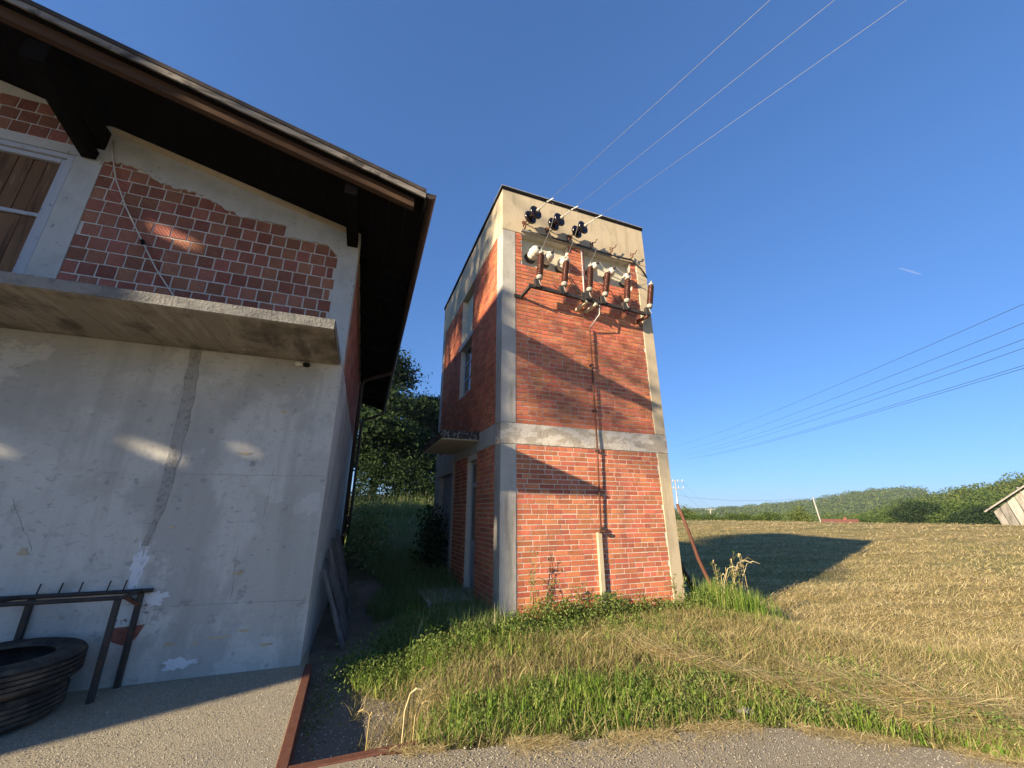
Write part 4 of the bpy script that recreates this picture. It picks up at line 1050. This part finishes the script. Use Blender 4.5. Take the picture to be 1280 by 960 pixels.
# stalk weeds standing against the brickwork
def stalk_weed(x, y, h, label, lean_=.1, seed=0, leafy=True, name="stalk_weed"):
    r = random.Random(seed)
    t = thing(name, label, "weed", (x, y, 0), 0, "stalk weeds in front of the tower")
    mb = MB(); P = []
    for s in range(3):
        a = r.uniform(0, 6.28); l = lean_ * r.uniform(.4, 1.5)
        top = Vector((x + math.cos(a) * l, y - abs(math.sin(a)) * l * .6, h * r.uniform(.65, 1)))
        b = Vector((x + r.uniform(-.05, .05), y, -.02))
        mb.tube([b, b.lerp(top, .5) + Vector((r.uniform(-.03, .03), 0, .02)), top], [.006, .004, .002], 5)
        for k in range(9):
            u = r.uniform(.25, 1); q_ = b.lerp(top, u); e_ = q_ + Vector((r.uniform(-.09, .09), r.uniform(-.05, .03), r.uniform(.02, .09)))
            mb.tube([q_, e_], [.003, .0015], 4); P += [e_, q_.lerp(e_, .5)] + [e_ + Vector((r.uniform(-.02, .02), r.uniform(-.02, .02), r.uniform(-.02, .02))) for _ in range(2)]
        for k in range(26 if leafy else 6):
            u = r.random() ** 1.6 * .7; P.append(b.lerp(top, u) + Vector((r.uniform(-.06, .06), r.uniform(-.06, .03), 0)))
    mb.build("stem", M['drygrass'], t)
    P = np.array([tuple(p) for p in P]); V, Q = leaves(P, RNG.uniform(.015, .04, len(P)), .3)
    link_mesh("foliage", fastmesh("foliage", V - np.array([x, y, 0]), [Q], M['weed']), parent=t)
stalk_weed(2.50, 5.60, 1.0, "tall leafy weed growing against the brickwork beside the left tower column", .08, 1)
stalk_weed(2.62, 5.52, .75, "dense leafy weed just right of the tallest weed at the brickwork", .12, 2)
stalk_weed(2.95, 5.55, .62, "thin branching weed casting its shadow on the lower brickwork", .2, 3, False)
stalk_weed(3.15, 5.50, .55, "wispy weed low before the tower left of the pale post", .2, 4, False)
stalk_weed(4.95, 5.48, .55, "branching dry weed before the right tower column", .16, 5, False)
stalk_weed(5.70, 5.35, .72, "upright thistle weed between the tower and the bent rusty pole", .05, 6)
stalk_weed(6.0, 5.3, .85, "thistle weed with pale heads rising above the grass tuft", .06, 7)
# dry stems at the edge of the sunken strip
mb = MB(); r = random.Random(4)
for (x, y, h, l) in ((.50, 3.32, .30, .10), (.53, 3.33, .42, .12), (.56, 3.34, .34, .02), (.60, 3.33, .25, .14), (.58, 3.36, .2, .1), (.27, 3.33, .2, .03), (.30, 3.34, .22, -.08)):
    mb.tube([(x, y, -.17), (x + .01, y, h * .6), (x + l * .4, y, h * .92), (x + l * .8, y, h), (x + l * 1.2, y, h * .96)], [.004, .004, .004, .008, .004], 5)
mb.build("dry_stems", M['hay'], loc=(.5, 3.33, -.17), label="dry bent grass stems at the front corner of the sunken strip", cat="grass stems")
# stones at the road edge
sr = random.Random(12)
for i, (x, y, s, lab) in enumerate(((3.02, 2.74, .05, "pale stone at the road edge in front of the verge grass"), (3.62, 2.66, .045, "grey stone under cut straw farther right along the road edge"))):
    import bmesh
    b = bmesh.new(); bmesh.ops.create_icosphere(b, subdivisions=2, radius=s)
    for v in b.verts: v.co = Vector((v.co.x * 1.5, v.co.y, v.co.z * .55)) * sr.uniform(.82, 1.12)
    me = bpy.data.meshes.new("stone"); b.to_mesh(me); b.free(); me.materials.append(M['stone'])
    link_mesh("stone", me, label=lab, cat="stone", loc=(x, y, .02))
# heaps of cut stalks lying across the verge at the right
x = RNG.uniform(0, 1, 900); t_ = RNG.normal(0, .07, 900)
ax, ay, bx_, by_ = 3.15, 4.2, 4.1, 2.0
P1 = np.stack([ax + (bx_ - ax) * x + t_ * .8, ay + (by_ - ay) * x + t_ * .5, np.zeros(900)], 1)
ax, ay, bx_, by_ = 4.2, 2.9, 4.7, 1.3
P2 = np.stack([ax + (bx_ - ax) * x + t_ * .9, ay + (by_ - ay) * x + t_ * .5, np.zeros(900)], 1)
P = np.concatenate([P1, P2]); P[:, 2] = height(P[:, 0], P[:, 1]) + RNG.uniform(.01, .06, len(P))
n = len(P)
blade_object("cut_stalks", P, RNG.uniform(.2, .6, n), RNG.uniform(.004, .008, n), RNG.normal(1.45, .12, n), R(-68) + RNG.normal(0, .25, n) + np.pi * (RNG.random(n) < .4), M['hay'], bend=.08)

# ------------------------------------------------------------------ trees
def tree(name, label, base, height_, blobs, mt, n_clump=260, per=26, leaf=.22, group=None, trunk_r=.16, cat="tree", seed=0):
    """blobs: (dx, dy, z, rx, ry, rz) ellipsoids of the crown, relative to the base"""
    rng = np.random.default_rng(seed + 100)
    base = Vector(base)
    t = thing(name, label, cat, tuple(base), 0, group)
    rp = random.Random(seed)
    vol = np.array([b[3] * b[4] * b[5] for b in blobs]); vol = vol ** .75; vol /= vol.sum()
    cs = []
    for b, v in zip(blobs, vol):
        k = max(3, int(n_clump * v))
        d = rng.normal(0, 1, (k, 3)); d /= np.linalg.norm(d, axis=1)[:, None]
        rad = rng.random(k) ** .38
        cs.append(np.array(b[:3]) + d * rad[:, None] * np.array(b[3:6]) * rng.uniform(.85, 1.12, (k, 1)))
    cs = np.concatenate(cs)
    cs = np.repeat(cs, per, 0)
    spread = leaf * rng.uniform(1.2, 2.3, (len(cs) // per, 1)).repeat(per, 0)
    P = cs + rng.normal(0, 1, cs.shape) * spread * np.array([1, 1, .55])
    V, Q = leaves(P, rng.uniform(.55, 1.25, len(P)) * leaf, .35, (P - cs) / (np.linalg.norm(P - cs, axis=1)[:, None] + 1e-6) * .7)
    mb = MB()
    topz = max(b[2] for b in blobs)
    pts = [(base.x, base.y, base.z - .3), (base.x + .1, base.y, base.z + topz * .3), (base.x + blobs[0][0] * .4, base.y + blobs[0][1] * .4, base.z + topz * .62), (base.x + blobs[0][0] * .8, base.y + blobs[0][1] * .8, base.z + topz)]
    mb.tube(pts, [trunk_r * 1.25, trunk_r, trunk_r * .7, trunk_r * .25], 9)
    for b in blobs:
        s = Vector(pts[1]).lerp(Vector(pts[2]), rp.uniform(0, 1))
        e_ = base + Vector(b[:3])
        mb.tube([s, s.lerp(e_, .5) + Vector((rp.uniform(-.2, .2), rp.uniform(-.2, .2), .15)), e_ + Vector((0, 0, b[5] * .4))], [trunk_r * .5, trunk_r * .3, trunk_r * .08], 6)
    mb.build("trunk", M['bark'], t, smooth=True)
    link_mesh("crown", fastmesh("crown", V, [Q], mt), parent=t)
    return t
def rblobs(seed, n, rad, z0, z1, br):
    r = random.Random(seed); out = []
    for i in range(n):
        a = r.uniform(0, 6.28); u = r.random(); z = z0 + (z1 - z0) * u
        rr2 = rad * (1 - .55 * abs(2 * u - .8)) * r.uniform(.3, 1)
        b = br * r.uniform(.7, 1.3)
        out.append((math.cos(a) * rr2, math.sin(a) * rr2, z, b, b, b * r.uniform(.55, .85)))
    return out
H = lambda x, y: float(height(x, y))
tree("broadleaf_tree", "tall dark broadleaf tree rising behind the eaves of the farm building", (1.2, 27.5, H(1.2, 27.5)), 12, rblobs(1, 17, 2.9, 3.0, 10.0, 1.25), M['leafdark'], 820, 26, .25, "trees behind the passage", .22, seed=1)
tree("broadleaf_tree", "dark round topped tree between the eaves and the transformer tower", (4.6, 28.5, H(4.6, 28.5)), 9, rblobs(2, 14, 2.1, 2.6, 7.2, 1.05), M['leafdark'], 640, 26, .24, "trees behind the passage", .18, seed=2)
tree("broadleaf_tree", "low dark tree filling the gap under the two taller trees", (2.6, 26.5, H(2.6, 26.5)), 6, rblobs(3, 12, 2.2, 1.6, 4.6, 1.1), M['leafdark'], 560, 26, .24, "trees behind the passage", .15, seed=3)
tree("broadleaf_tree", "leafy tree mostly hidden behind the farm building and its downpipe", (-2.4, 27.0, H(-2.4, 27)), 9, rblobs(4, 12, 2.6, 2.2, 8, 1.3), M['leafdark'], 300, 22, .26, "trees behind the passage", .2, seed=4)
# shade trees of the yard, left of the picture
tree("dapple_tree", "sparse unseen tree added beside the sun blocker to dapple the tower front", (-12.6, 1.6, 0), 11, [(0, -2.1, 9.3, .7, .5, .7), (.2, -2.7, 9.5, .6, .5, .7), (0, -3.2, 9.1, .5, .4, .6), (.1, -2.3, 10.3, .5, .5, .4)], M['leafmid'], 46, 14, .15, "shade trees of the yard", .03, seed=61)  # crown added out of view to break up shadow edges on the tower
tree("walnut_tree", "tall yard tree shading the transformer tower from behind the added sun blocker", (-18.5, .4, 0), 16, [(.4, -1.15, 13.9, 1.3, .6, .9), (-.3, -.5, 13.4, 1.5, 1.0, .9), (.3, .7, 14.2, 1.4, 1.1, 1.0), (0, 2.0, 13.6, 1.5, 1.2, 1.0), (-.4, 3.0, 13.9, 1.2, .9, .9), (.1, .2, 15.2, .9, .8, .6), (-.2, 2.4, 15.1, .7, .6, .5), (.1, -.9, 14.9, .7, .5, .5), (.1, -3.3, 10.9, .7, .45, .22)], M['leafmid'], 330, 24, .22, "shade trees of the yard", .3, seed=6)
# undergrowth under the trees of the passage
for i, (x, y, hh_) in enumerate(((-13, 12.5, 9.5), (-12, 17.5, 9), (-11, 22.5, 9), (-9, 28, 10))):  # hidden trees added to shade the grass bank and the passage
    tree("bank_shade_tree", ["unseen shade tree added behind the sun blocker", "unseen shade tree added behind the rear corner of the farm building", "unseen shade tree added up the slope behind the farm building", "unseen shade tree added farthest up the slope behind the farm building"][i], (x, y, H(x, y)), hh_, rblobs(70 + i, 12, 2.3, 2.0, hh_ - 1.5, 1.5), M['leafdark'], 170, 18, .34, "shade trees of the yard", .15, seed=70 + i)
x, y = ground_pts(60000, -3, 11, 21.5, 27.5, lambda x, y: (x < .46 * y) * (.2 + .8 * (fbm(x * .6, y * .6) > .42)))
n = len(x); P = np.stack([x, y, height(x, y) + RNG.random(n) ** .8 * (.5 + 3.0 * vnoise(x * .7, y * .7) * sst(22, 24.5, y))], 1)
V, Q = leaves(P, RNG.uniform(.07, .2, n), .4)
link_mesh("undergrowth", fastmesh("undergrowth", V, [Q], M['leafdark']), kind="stuff")
# hedge and shrubs
def hedge(name, label, a, b, h, w_, mt, n, leaf, cat="hedge", group=None, seed=0):
    rng = np.random.default_rng(seed)
    u = rng.random(n); x = a[0] + (b[0] - a[0]) * u; y = a[1] + (b[1] - a[1]) * u
    P = np.stack([x, y, np.zeros(n)], 1) + rng.normal(0, 1, (n, 3)) * np.array([w_, w_, 0])
    P[:, 2] = height(P[:, 0], P[:, 1]) + rng.random(n) ** .7 * h * (.55 + .7 * vnoise(u * 30 + seed, u * 0))
    V, Q = leaves(P, rng.uniform(.6, 1.3, n) * leaf, .4)
    base = np.array([a[0], a[1], H(*a)])
    return link_mesh(name, fastmesh(name, V - base, [Q], mt), loc=tuple(base), label=label, cat=cat, group=group)
hedge("hedge", "sunlit yellow green hedge far beyond the grass bank between tower and trees", (5.2, 37), (9.5, 36), 1.6, .5, M['leafyellow'], 5000, .17, seed=3)
hedge("shrub", "dark leafy shrub beside the grey double door of the tower", (1.75, 9.0), (1.85, 10.0), 1.25, .16, M['leafdark'], 1700, .085, "shrub", seed=5)
hedge("nettle_patch", "dark nettles along the foot of the farm building behind the boards", (.35, 9.5), (.6, 13.5), 1.1, .25, M['bankgrass'], 2600, .09, "nettles", seed=6)
hedge("vine_row", "dark green vine row along the left crest of the mown field", (37, 44), (47, 33.5), 1.15, .4, M['leafmid'], 16000, .15, "vine row", seed=7)
for i, (px_, py_, hh_, lab) in enumerate(((41, 47, 3.6, "small light tree at the left crest beside the tower column"), (46, 46.5, 3.4, "small rounded light tree near the thin far pole"), (53, 35.5, 3.0, "pale bush at the field crest left of the leaning pole"))):
    tree("field_tree", lab, (px_, py_, H(px_, py_)), hh_, rblobs(30 + i, 7, 1.4, 1.2, hh_ - .5, .85), M['leafyellow'], 150, 22, .17, "small trees on the field crest", .08, seed=30 + i)

# ------------------------------------------------------------------ hills and far woods
def polar(az_px, d):
    a = math.atan((az_px - 640) / 515.0) + YAW
    return d * math.sin(a), d * math.cos(a)
def hill(name, prof, d0, d1, zb):
    """prof: (pixel column for the bearing, crest height)"""
    V, F = [], []
    n = len(prof)
    for i, (px_, zt) in enumerate(prof):
        for d, z in ((d0, zb), (d0 * .55 + d1 * .45, zb + (zt - zb) * .55), (d1, zt), (d1 * 1.35, zb)):
            V.append((*polar(px_, d), z))
    for i in range(n - 1):
        for k in range(3): F.append((i * 4 + k, i * 4 + k + 1, (i + 1) * 4 + k + 1, (i + 1) * 4 + k))
    mb = MB(); mb.add(V, F)
    return mb.build(name, M['hillground'], kind="structure")
M['hillground'] = mat("hill_ground", (.085, .11, .035), .95, [(.03, 5, .45, .6, (.22, .21, .09), .5)])
right_prof = [(985, -5.5), (1040, -5), (1062, -4.5), (1120, -1), (1200, 3.0), (1280, 5.6), (1350, 8), (1500, 12), (1800, 16), (2300, 14)]
hill("wooded_hill", right_prof, 95, 175, -7)
far_prof = [(700, -3), (780, -4), (845, -4), (900, -2.5), (950, 2), (985, 5), (1020, 8), (1055, 14), (1075, 17), (1120, 20), (1200, 18), (1400, 14)]
hill("far_ridge", far_prof, 420, 640, -9)
def wood(name, prof, d0, d1, zb, n, rad, per, leaf, mt, seed, prange):
    rng = np.random.default_rng(seed)
    px_ = rng.uniform(*prange, n); u = rng.random(n)
    d = d0 + (d1 - d0) * u
    zt = np.interp(px_, [p for p, _ in prof], [z for _, z in prof])
    g = np.interp(u, [0, .45, 1], [0, .55, 1]); z = zb + (zt - zb) * g
    a = np.arctan((px_ - 640) / 515.0) + YAW
    cen = np.stack([d * np.sin(a), d * np.cos(a), z], 1)
    R_ = rad * rng.uniform(.6, 1.25, n)
    c = np.repeat(cen, per, 0); Rr = np.repeat(R_, per)
    dr = rng.normal(0, 1, (n * per, 3)); dr /= np.linalg.norm(dr, axis=1)[:, None]
    dr[:, 2] = np.abs(dr[:, 2]) * .95 - .15
    P = c + dr * Rr[:, None] * np.array([1, 1, 1.15]) * (rng.random((n * per, 1)) ** .12) + np.array([0, 0, 1]) * (Rr * .55)[:, None]
    V, Q = leaves(P, rng.uniform(.6, 1.3, n * per) * leaf, .3, dr)
    mi = np.repeat(rng.choice(len(mt), n), per)
    return link_mesh(name, fastmesh(name, V, [Q], mt, midx=mi), kind="stuff")
LM = [M['woodleaf'], M['woodleaf'], M['leafyellow'], M['leafmid']]
wood("hillside_wood", right_prof, 100, 178, -7, 560, 3.4, 330, .55, LM, 1, (1000, 1560))
wood("ridge_wood", far_prof, 430, 645, -9, 1200, 5.5, 70, 1.8, LM, 2, (830, 1160))
wood("valley_wood", [(800, -6), (1300, -5)], 130, 330, -7.5, 240, 3.6, 200, .8, LM, 3, (930, 1120))
for i, (px_, d, hh_, lab) in enumerate(((1131, 92, 6.3, "dark green tree in front of the wooded hill, left of the barn"), (1160, 90, 5.9, "second dark green tree in front of the wooded hill, nearer the barn"), (1085, 98, 4.6, "rounded tree at the foot of the wooded hill beyond the red roof"), (1110, 96, 5.2, "leafy tree between the red roof and the dark green trees"), (1200, 84, 5.6, "bushy green tree directly left of the barn"), (1222, 80, 4.4, "low dark tree touching the barn's left eave"))):
    x, y = polar(px_, d)
    tree("hillside_tree", lab, (x, y, H(x, y)), hh_, rblobs(50 + i, 11, 2.7, 1.3, hh_ - 1.2, 1.25), M['leafdark'] if i in (0, 1, 5) else M['leafmid'], 330, 34, .26, "trees before the wooded hill", .2, seed=50 + i)

# ------------------------------------------------------------------ barn, farmhouse, poles, wires
bx0, by0 = polar(1246, 50)
zb_ = H(bx0, by0) - .15
BN = thing("old_barn", "leaning old barn of bleached boards with missing planks at the field edge", "barn", (bx0, by0, zb_), math.atan2(-.95, .31), local=True)
lean_ = .20            # the gable leans towards its foot
W2 = 4.6; EV = 1.3; RG = 4.7
def rk(x): return EV + (RG - EV) * (1 - abs(x - W2) / W2)
rb = random.Random(8)
x = 0.0
i = 0
while x < 2 * W2 - .1:
    ww = rb.uniform(.42, .55)
    if i not in (5, 6, 8):
        t0, t1 = rk(x) - .12, rk(min(x + ww, 2 * W2)) - .12
        b0 = rb.uniform(-.05, .12)
        MB().prism([(x + .02 + b0 * 0, 0, b0), (x + ww - .02, 0, b0 + rb.uniform(-.03, .05)), (x + ww - .02 - lean_ * t1 * .8, 0, t1), (x + .02 - lean_ * t0 * .8, 0, t0)], (0, .05, 0)).build("plank", M['barn'], BN)
    else:
        MB().prism([(x + .02, 0, 1.9), (x + ww - .02, 0, 1.8), (x + ww - .02 - .45, 0, 2.7), (x + .02 - .45, 0, 2.6)], (0, .05, 0)).build("plank", M['barn'], BN, label="short broken plank")
    x += ww; i += 1
MB().box((.1, .5, -.2), (2 * W2, 6.5, 1.6)).build("dark_inside", M['black'], BN)
mb = MB(); mb.prism([(-.62, -.5, EV - .18), (W2 - .6, -.5, RG + .02), (W2 - .6, -.5, RG + .15), (-.62, -.5, EV - .05)], (0, 8, 0)); mb.prism([(W2 - .59, -.5, RG + .05), (2 * W2 + .4, -.5, EV - .3), (2 * W2 + .4, -.5, EV - .12), (W2 - .59, -.5, RG + .22)], (0, 8, 0))
mb.build("roof", M['roofcover'], BN)
mb = MB(); mb.beam((-.64, -.53, EV - .13), (W2 - .6, -.53, RG + .06), .05, .10); mb.build("verge_board", M['barn'], BN)
MB().beam((2.1, -.06, -.1), (1.45, -.06, 3.0), .12, .10).build("post", M['barn'], BN)
MB().box((2.0, .06, 0), (2 * W2 - .1, .10, 2.4)).build("dark_opening", M['black'], BN)
hx, hy = polar(1043, 84)
hz_ = H(hx, hy)
HS = thing("farmhouse", "red roofed farmhouse showing just above the field crest by the leaning pole", "house", (hx, hy, hz_), YAW * -1 - math.atan((1043 - 640) / 515.0), local=True)
top = -.02 * 84 + 1.5 + .35 - hz_
MB().box((-1.6, -1.6, 0), (2.4, 2.6, top - 1.0)).build("wall", M['housewall'], HS)
MB().prism([(-1.9, -2.0, top - 1.05), (-1.9, 3.0, top - 1.05), (-1.9, .5, top)], (4.6, 0, 0)).build("roof", M['redtile'], HS)
MB().box((.9, .2, top - .5), (1.3, .6, top + .3)).build("chimney", M['redtile'], HS)
def pole(name, label, px_, d, topz, lean=(0, 0), arms=2, r=.13, group="power poles beyond the field"):
    x, y = polar(px_, d); z = H(x, y)
    t = thing(name, label, "power pole", (x, y, z), 0, group)
    tp = Vector((x + lean[0], y + lean[1], topz))
    MB().tube([(x, y, z - .5), tuple(tp)], [r * 1.4, r], 8).build("shaft", M['chase'] if arms < 2 else M['steel'], t, smooth=True)
    sd_ = Vector((math.cos(YAW), -math.sin(YAW), 0))
    for k in range(arms):
        zc = topz - .25 - 1.1 * k
        c = Vector((tp.x, tp.y, zc))
        MB().beam(c - sd_ * 1.25, c + sd_ * 1.25, .10, .10).build("crossarm", M['steel'], t)
        for s in (-1.15, -.4, .4, 1.15):
            MB().lathe(c + sd_ * s, (0, 0, 1), [(.04, .05), (.07, .10), (.05, .2), (.07, .25), (.02, .32)], 8).build("insulator", M['porcelain'], t)
    return tp
t1 = pole("power_pole", "tall thin power pole with two crossarms at the tower's right column", 847.5, 70, 6.2, (.2, 0), 2, .10)
t2 = pole("power_pole", "short leaning concrete pole beside the red roof on the field crest", 1024, 62, 3.05, (-.38, .15), 0, .07)
t3 = pole("power_pole", "faint distant pole among the small light trees", 888, 115, 1.9, (0, 0), 1, .14)
def wire(label, a, b, sag, r, group, name="overhead_wire", m=None):
    a, b = Vector(a), Vector(b)
    t = thing(name, label, "wire", tuple(a), 0, group)
    MB().tube(catenary(a, b, sag, 28), r, 5).build("strand", m or M['darkwire'], t)
wire("single dark wire hanging between the thin power pole and the leaning pole", t1 - Vector((0, 0, 2.4)), t2 - Vector((0, 0, .1)), .55, .013, "far wires")
e3 = Vector((*polar(1120, 120), 3.4))
wire("single dark wire leaving the leaning pole towards the hill", t2 - Vector((0, 0, .1)), e3, .8, .013, "far wires")
sd_ = Vector((math.cos(YAW), -math.sin(YAW), 0))
wire("thin wire slanting down from the thin power pole to the distant pole, left strand", t1 + sd_ * 1.1 - Vector((0, 0, .2)), t3 - Vector((0, 0, .2)) + sd_, .5, .010, "far wires")
wire("thin wire slanting down from the thin power pole to the distant pole, right strand", t1 + sd_ * .3 - Vector((0, 0, 1.3)), t3 - Vector((0, 0, .2)) - sd_, .5, .010, "far wires")
near = [(1290, 366, 20), (1290, 389, 20), (1290, 410, 20), (1290, 421, 20), (1290, 442, 20), (1290, 446, 20.3)]
WIRES = [((21.474, 4.783, 8.764), 557), ((21.436, 4.948, 8.09), 569), ((21.40, 5.10, 7.51), 571), ((21.38, 5.18, 7.20), 574), ((21.344, 5.30, 6.60), 576), ((21.34, 5.333, 6.50), 577)]
far_end = [(62.749, 64.518, 14.563 - .0)]
wl = ["topmost", "second from the top", "third from the top", "fourth from the top", "upper of the lowest close pair", "lower of the lowest close pair"]
for i, (a, yy) in enumerate(WIRES):
    a = Vector(a)
    tgt = Vector((62.6 + i * .1, 64.6 - i * .3, (14.5, 13.3, 12.6, 12.2, 11.75, 11.6)[i]))
    dirn = (tgt - a)
    a2 = a - dirn * .12
    wire(wl[i] + " of the six wires over the field", a2, tgt, .7, .0085, "six wires over the field")

cm_ = bpy.data.materials.new("contrail_ice"); cm_.use_nodes = True
cn = cm_.node_tree; pb = cn.nodes["Principled BSDF"]; pb.inputs["Base Color"].default_value = (.8, .85, .9, 1); pb.inputs["Alpha"].default_value = .13
pb.inputs["Roughness"].default_value = 1; pb.inputs["Specular IOR Level"].default_value = 0
def sky_pt(px_, py_, d):
    f = Vector((math.sin(YAW), math.cos(YAW), 0)); r_ = Vector((math.cos(YAW), -math.sin(YAW), 0)); u_ = Vector((0, 0, 1))
    fw = f * math.cos(PITCH) + u_ * math.sin(PITCH); cu = u_ * math.cos(PITCH) - f * math.sin(PITCH)
    return Vector((0, 0, EYE)) + (r_ * (px_ - 640) + cu * (480 - py_) + fw * 490).normalized() * d
a, b = sky_pt(1123, 335, 4000), sky_pt(1152, 343, 4150)
MB().tube([a, a.lerp(b, .25), a.lerp(b, .6), b], [1, 4, 6, 2], 8).build("contrail", cm_, loc=tuple(a), smooth=True, label="short faint white contrail in the blue sky above the field", cat="contrail")
# ------------------------------------------------------------------ air between here and the far ridge
hm = bpy.data.materials.new("haze_air"); hm.use_nodes = True
hn = hm.node_tree; hn.nodes.remove(hn.nodes["Principled BSDF"])
pv = hn.nodes.new("ShaderNodeVolumePrincipled"); pv.inputs["Color"].default_value = (.80, .88, 1, 1); pv.inputs["Density"].default_value = .00030
pv.inputs["Anisotropy"].default_value = 0.2
hn.links.new(pv.outputs[0], hn.nodes["Material Output"].inputs["Volume"])
MB().box((-1000, -1000, -14), (1000, 1000, 40)).build("haze", hm, kind="stuff")
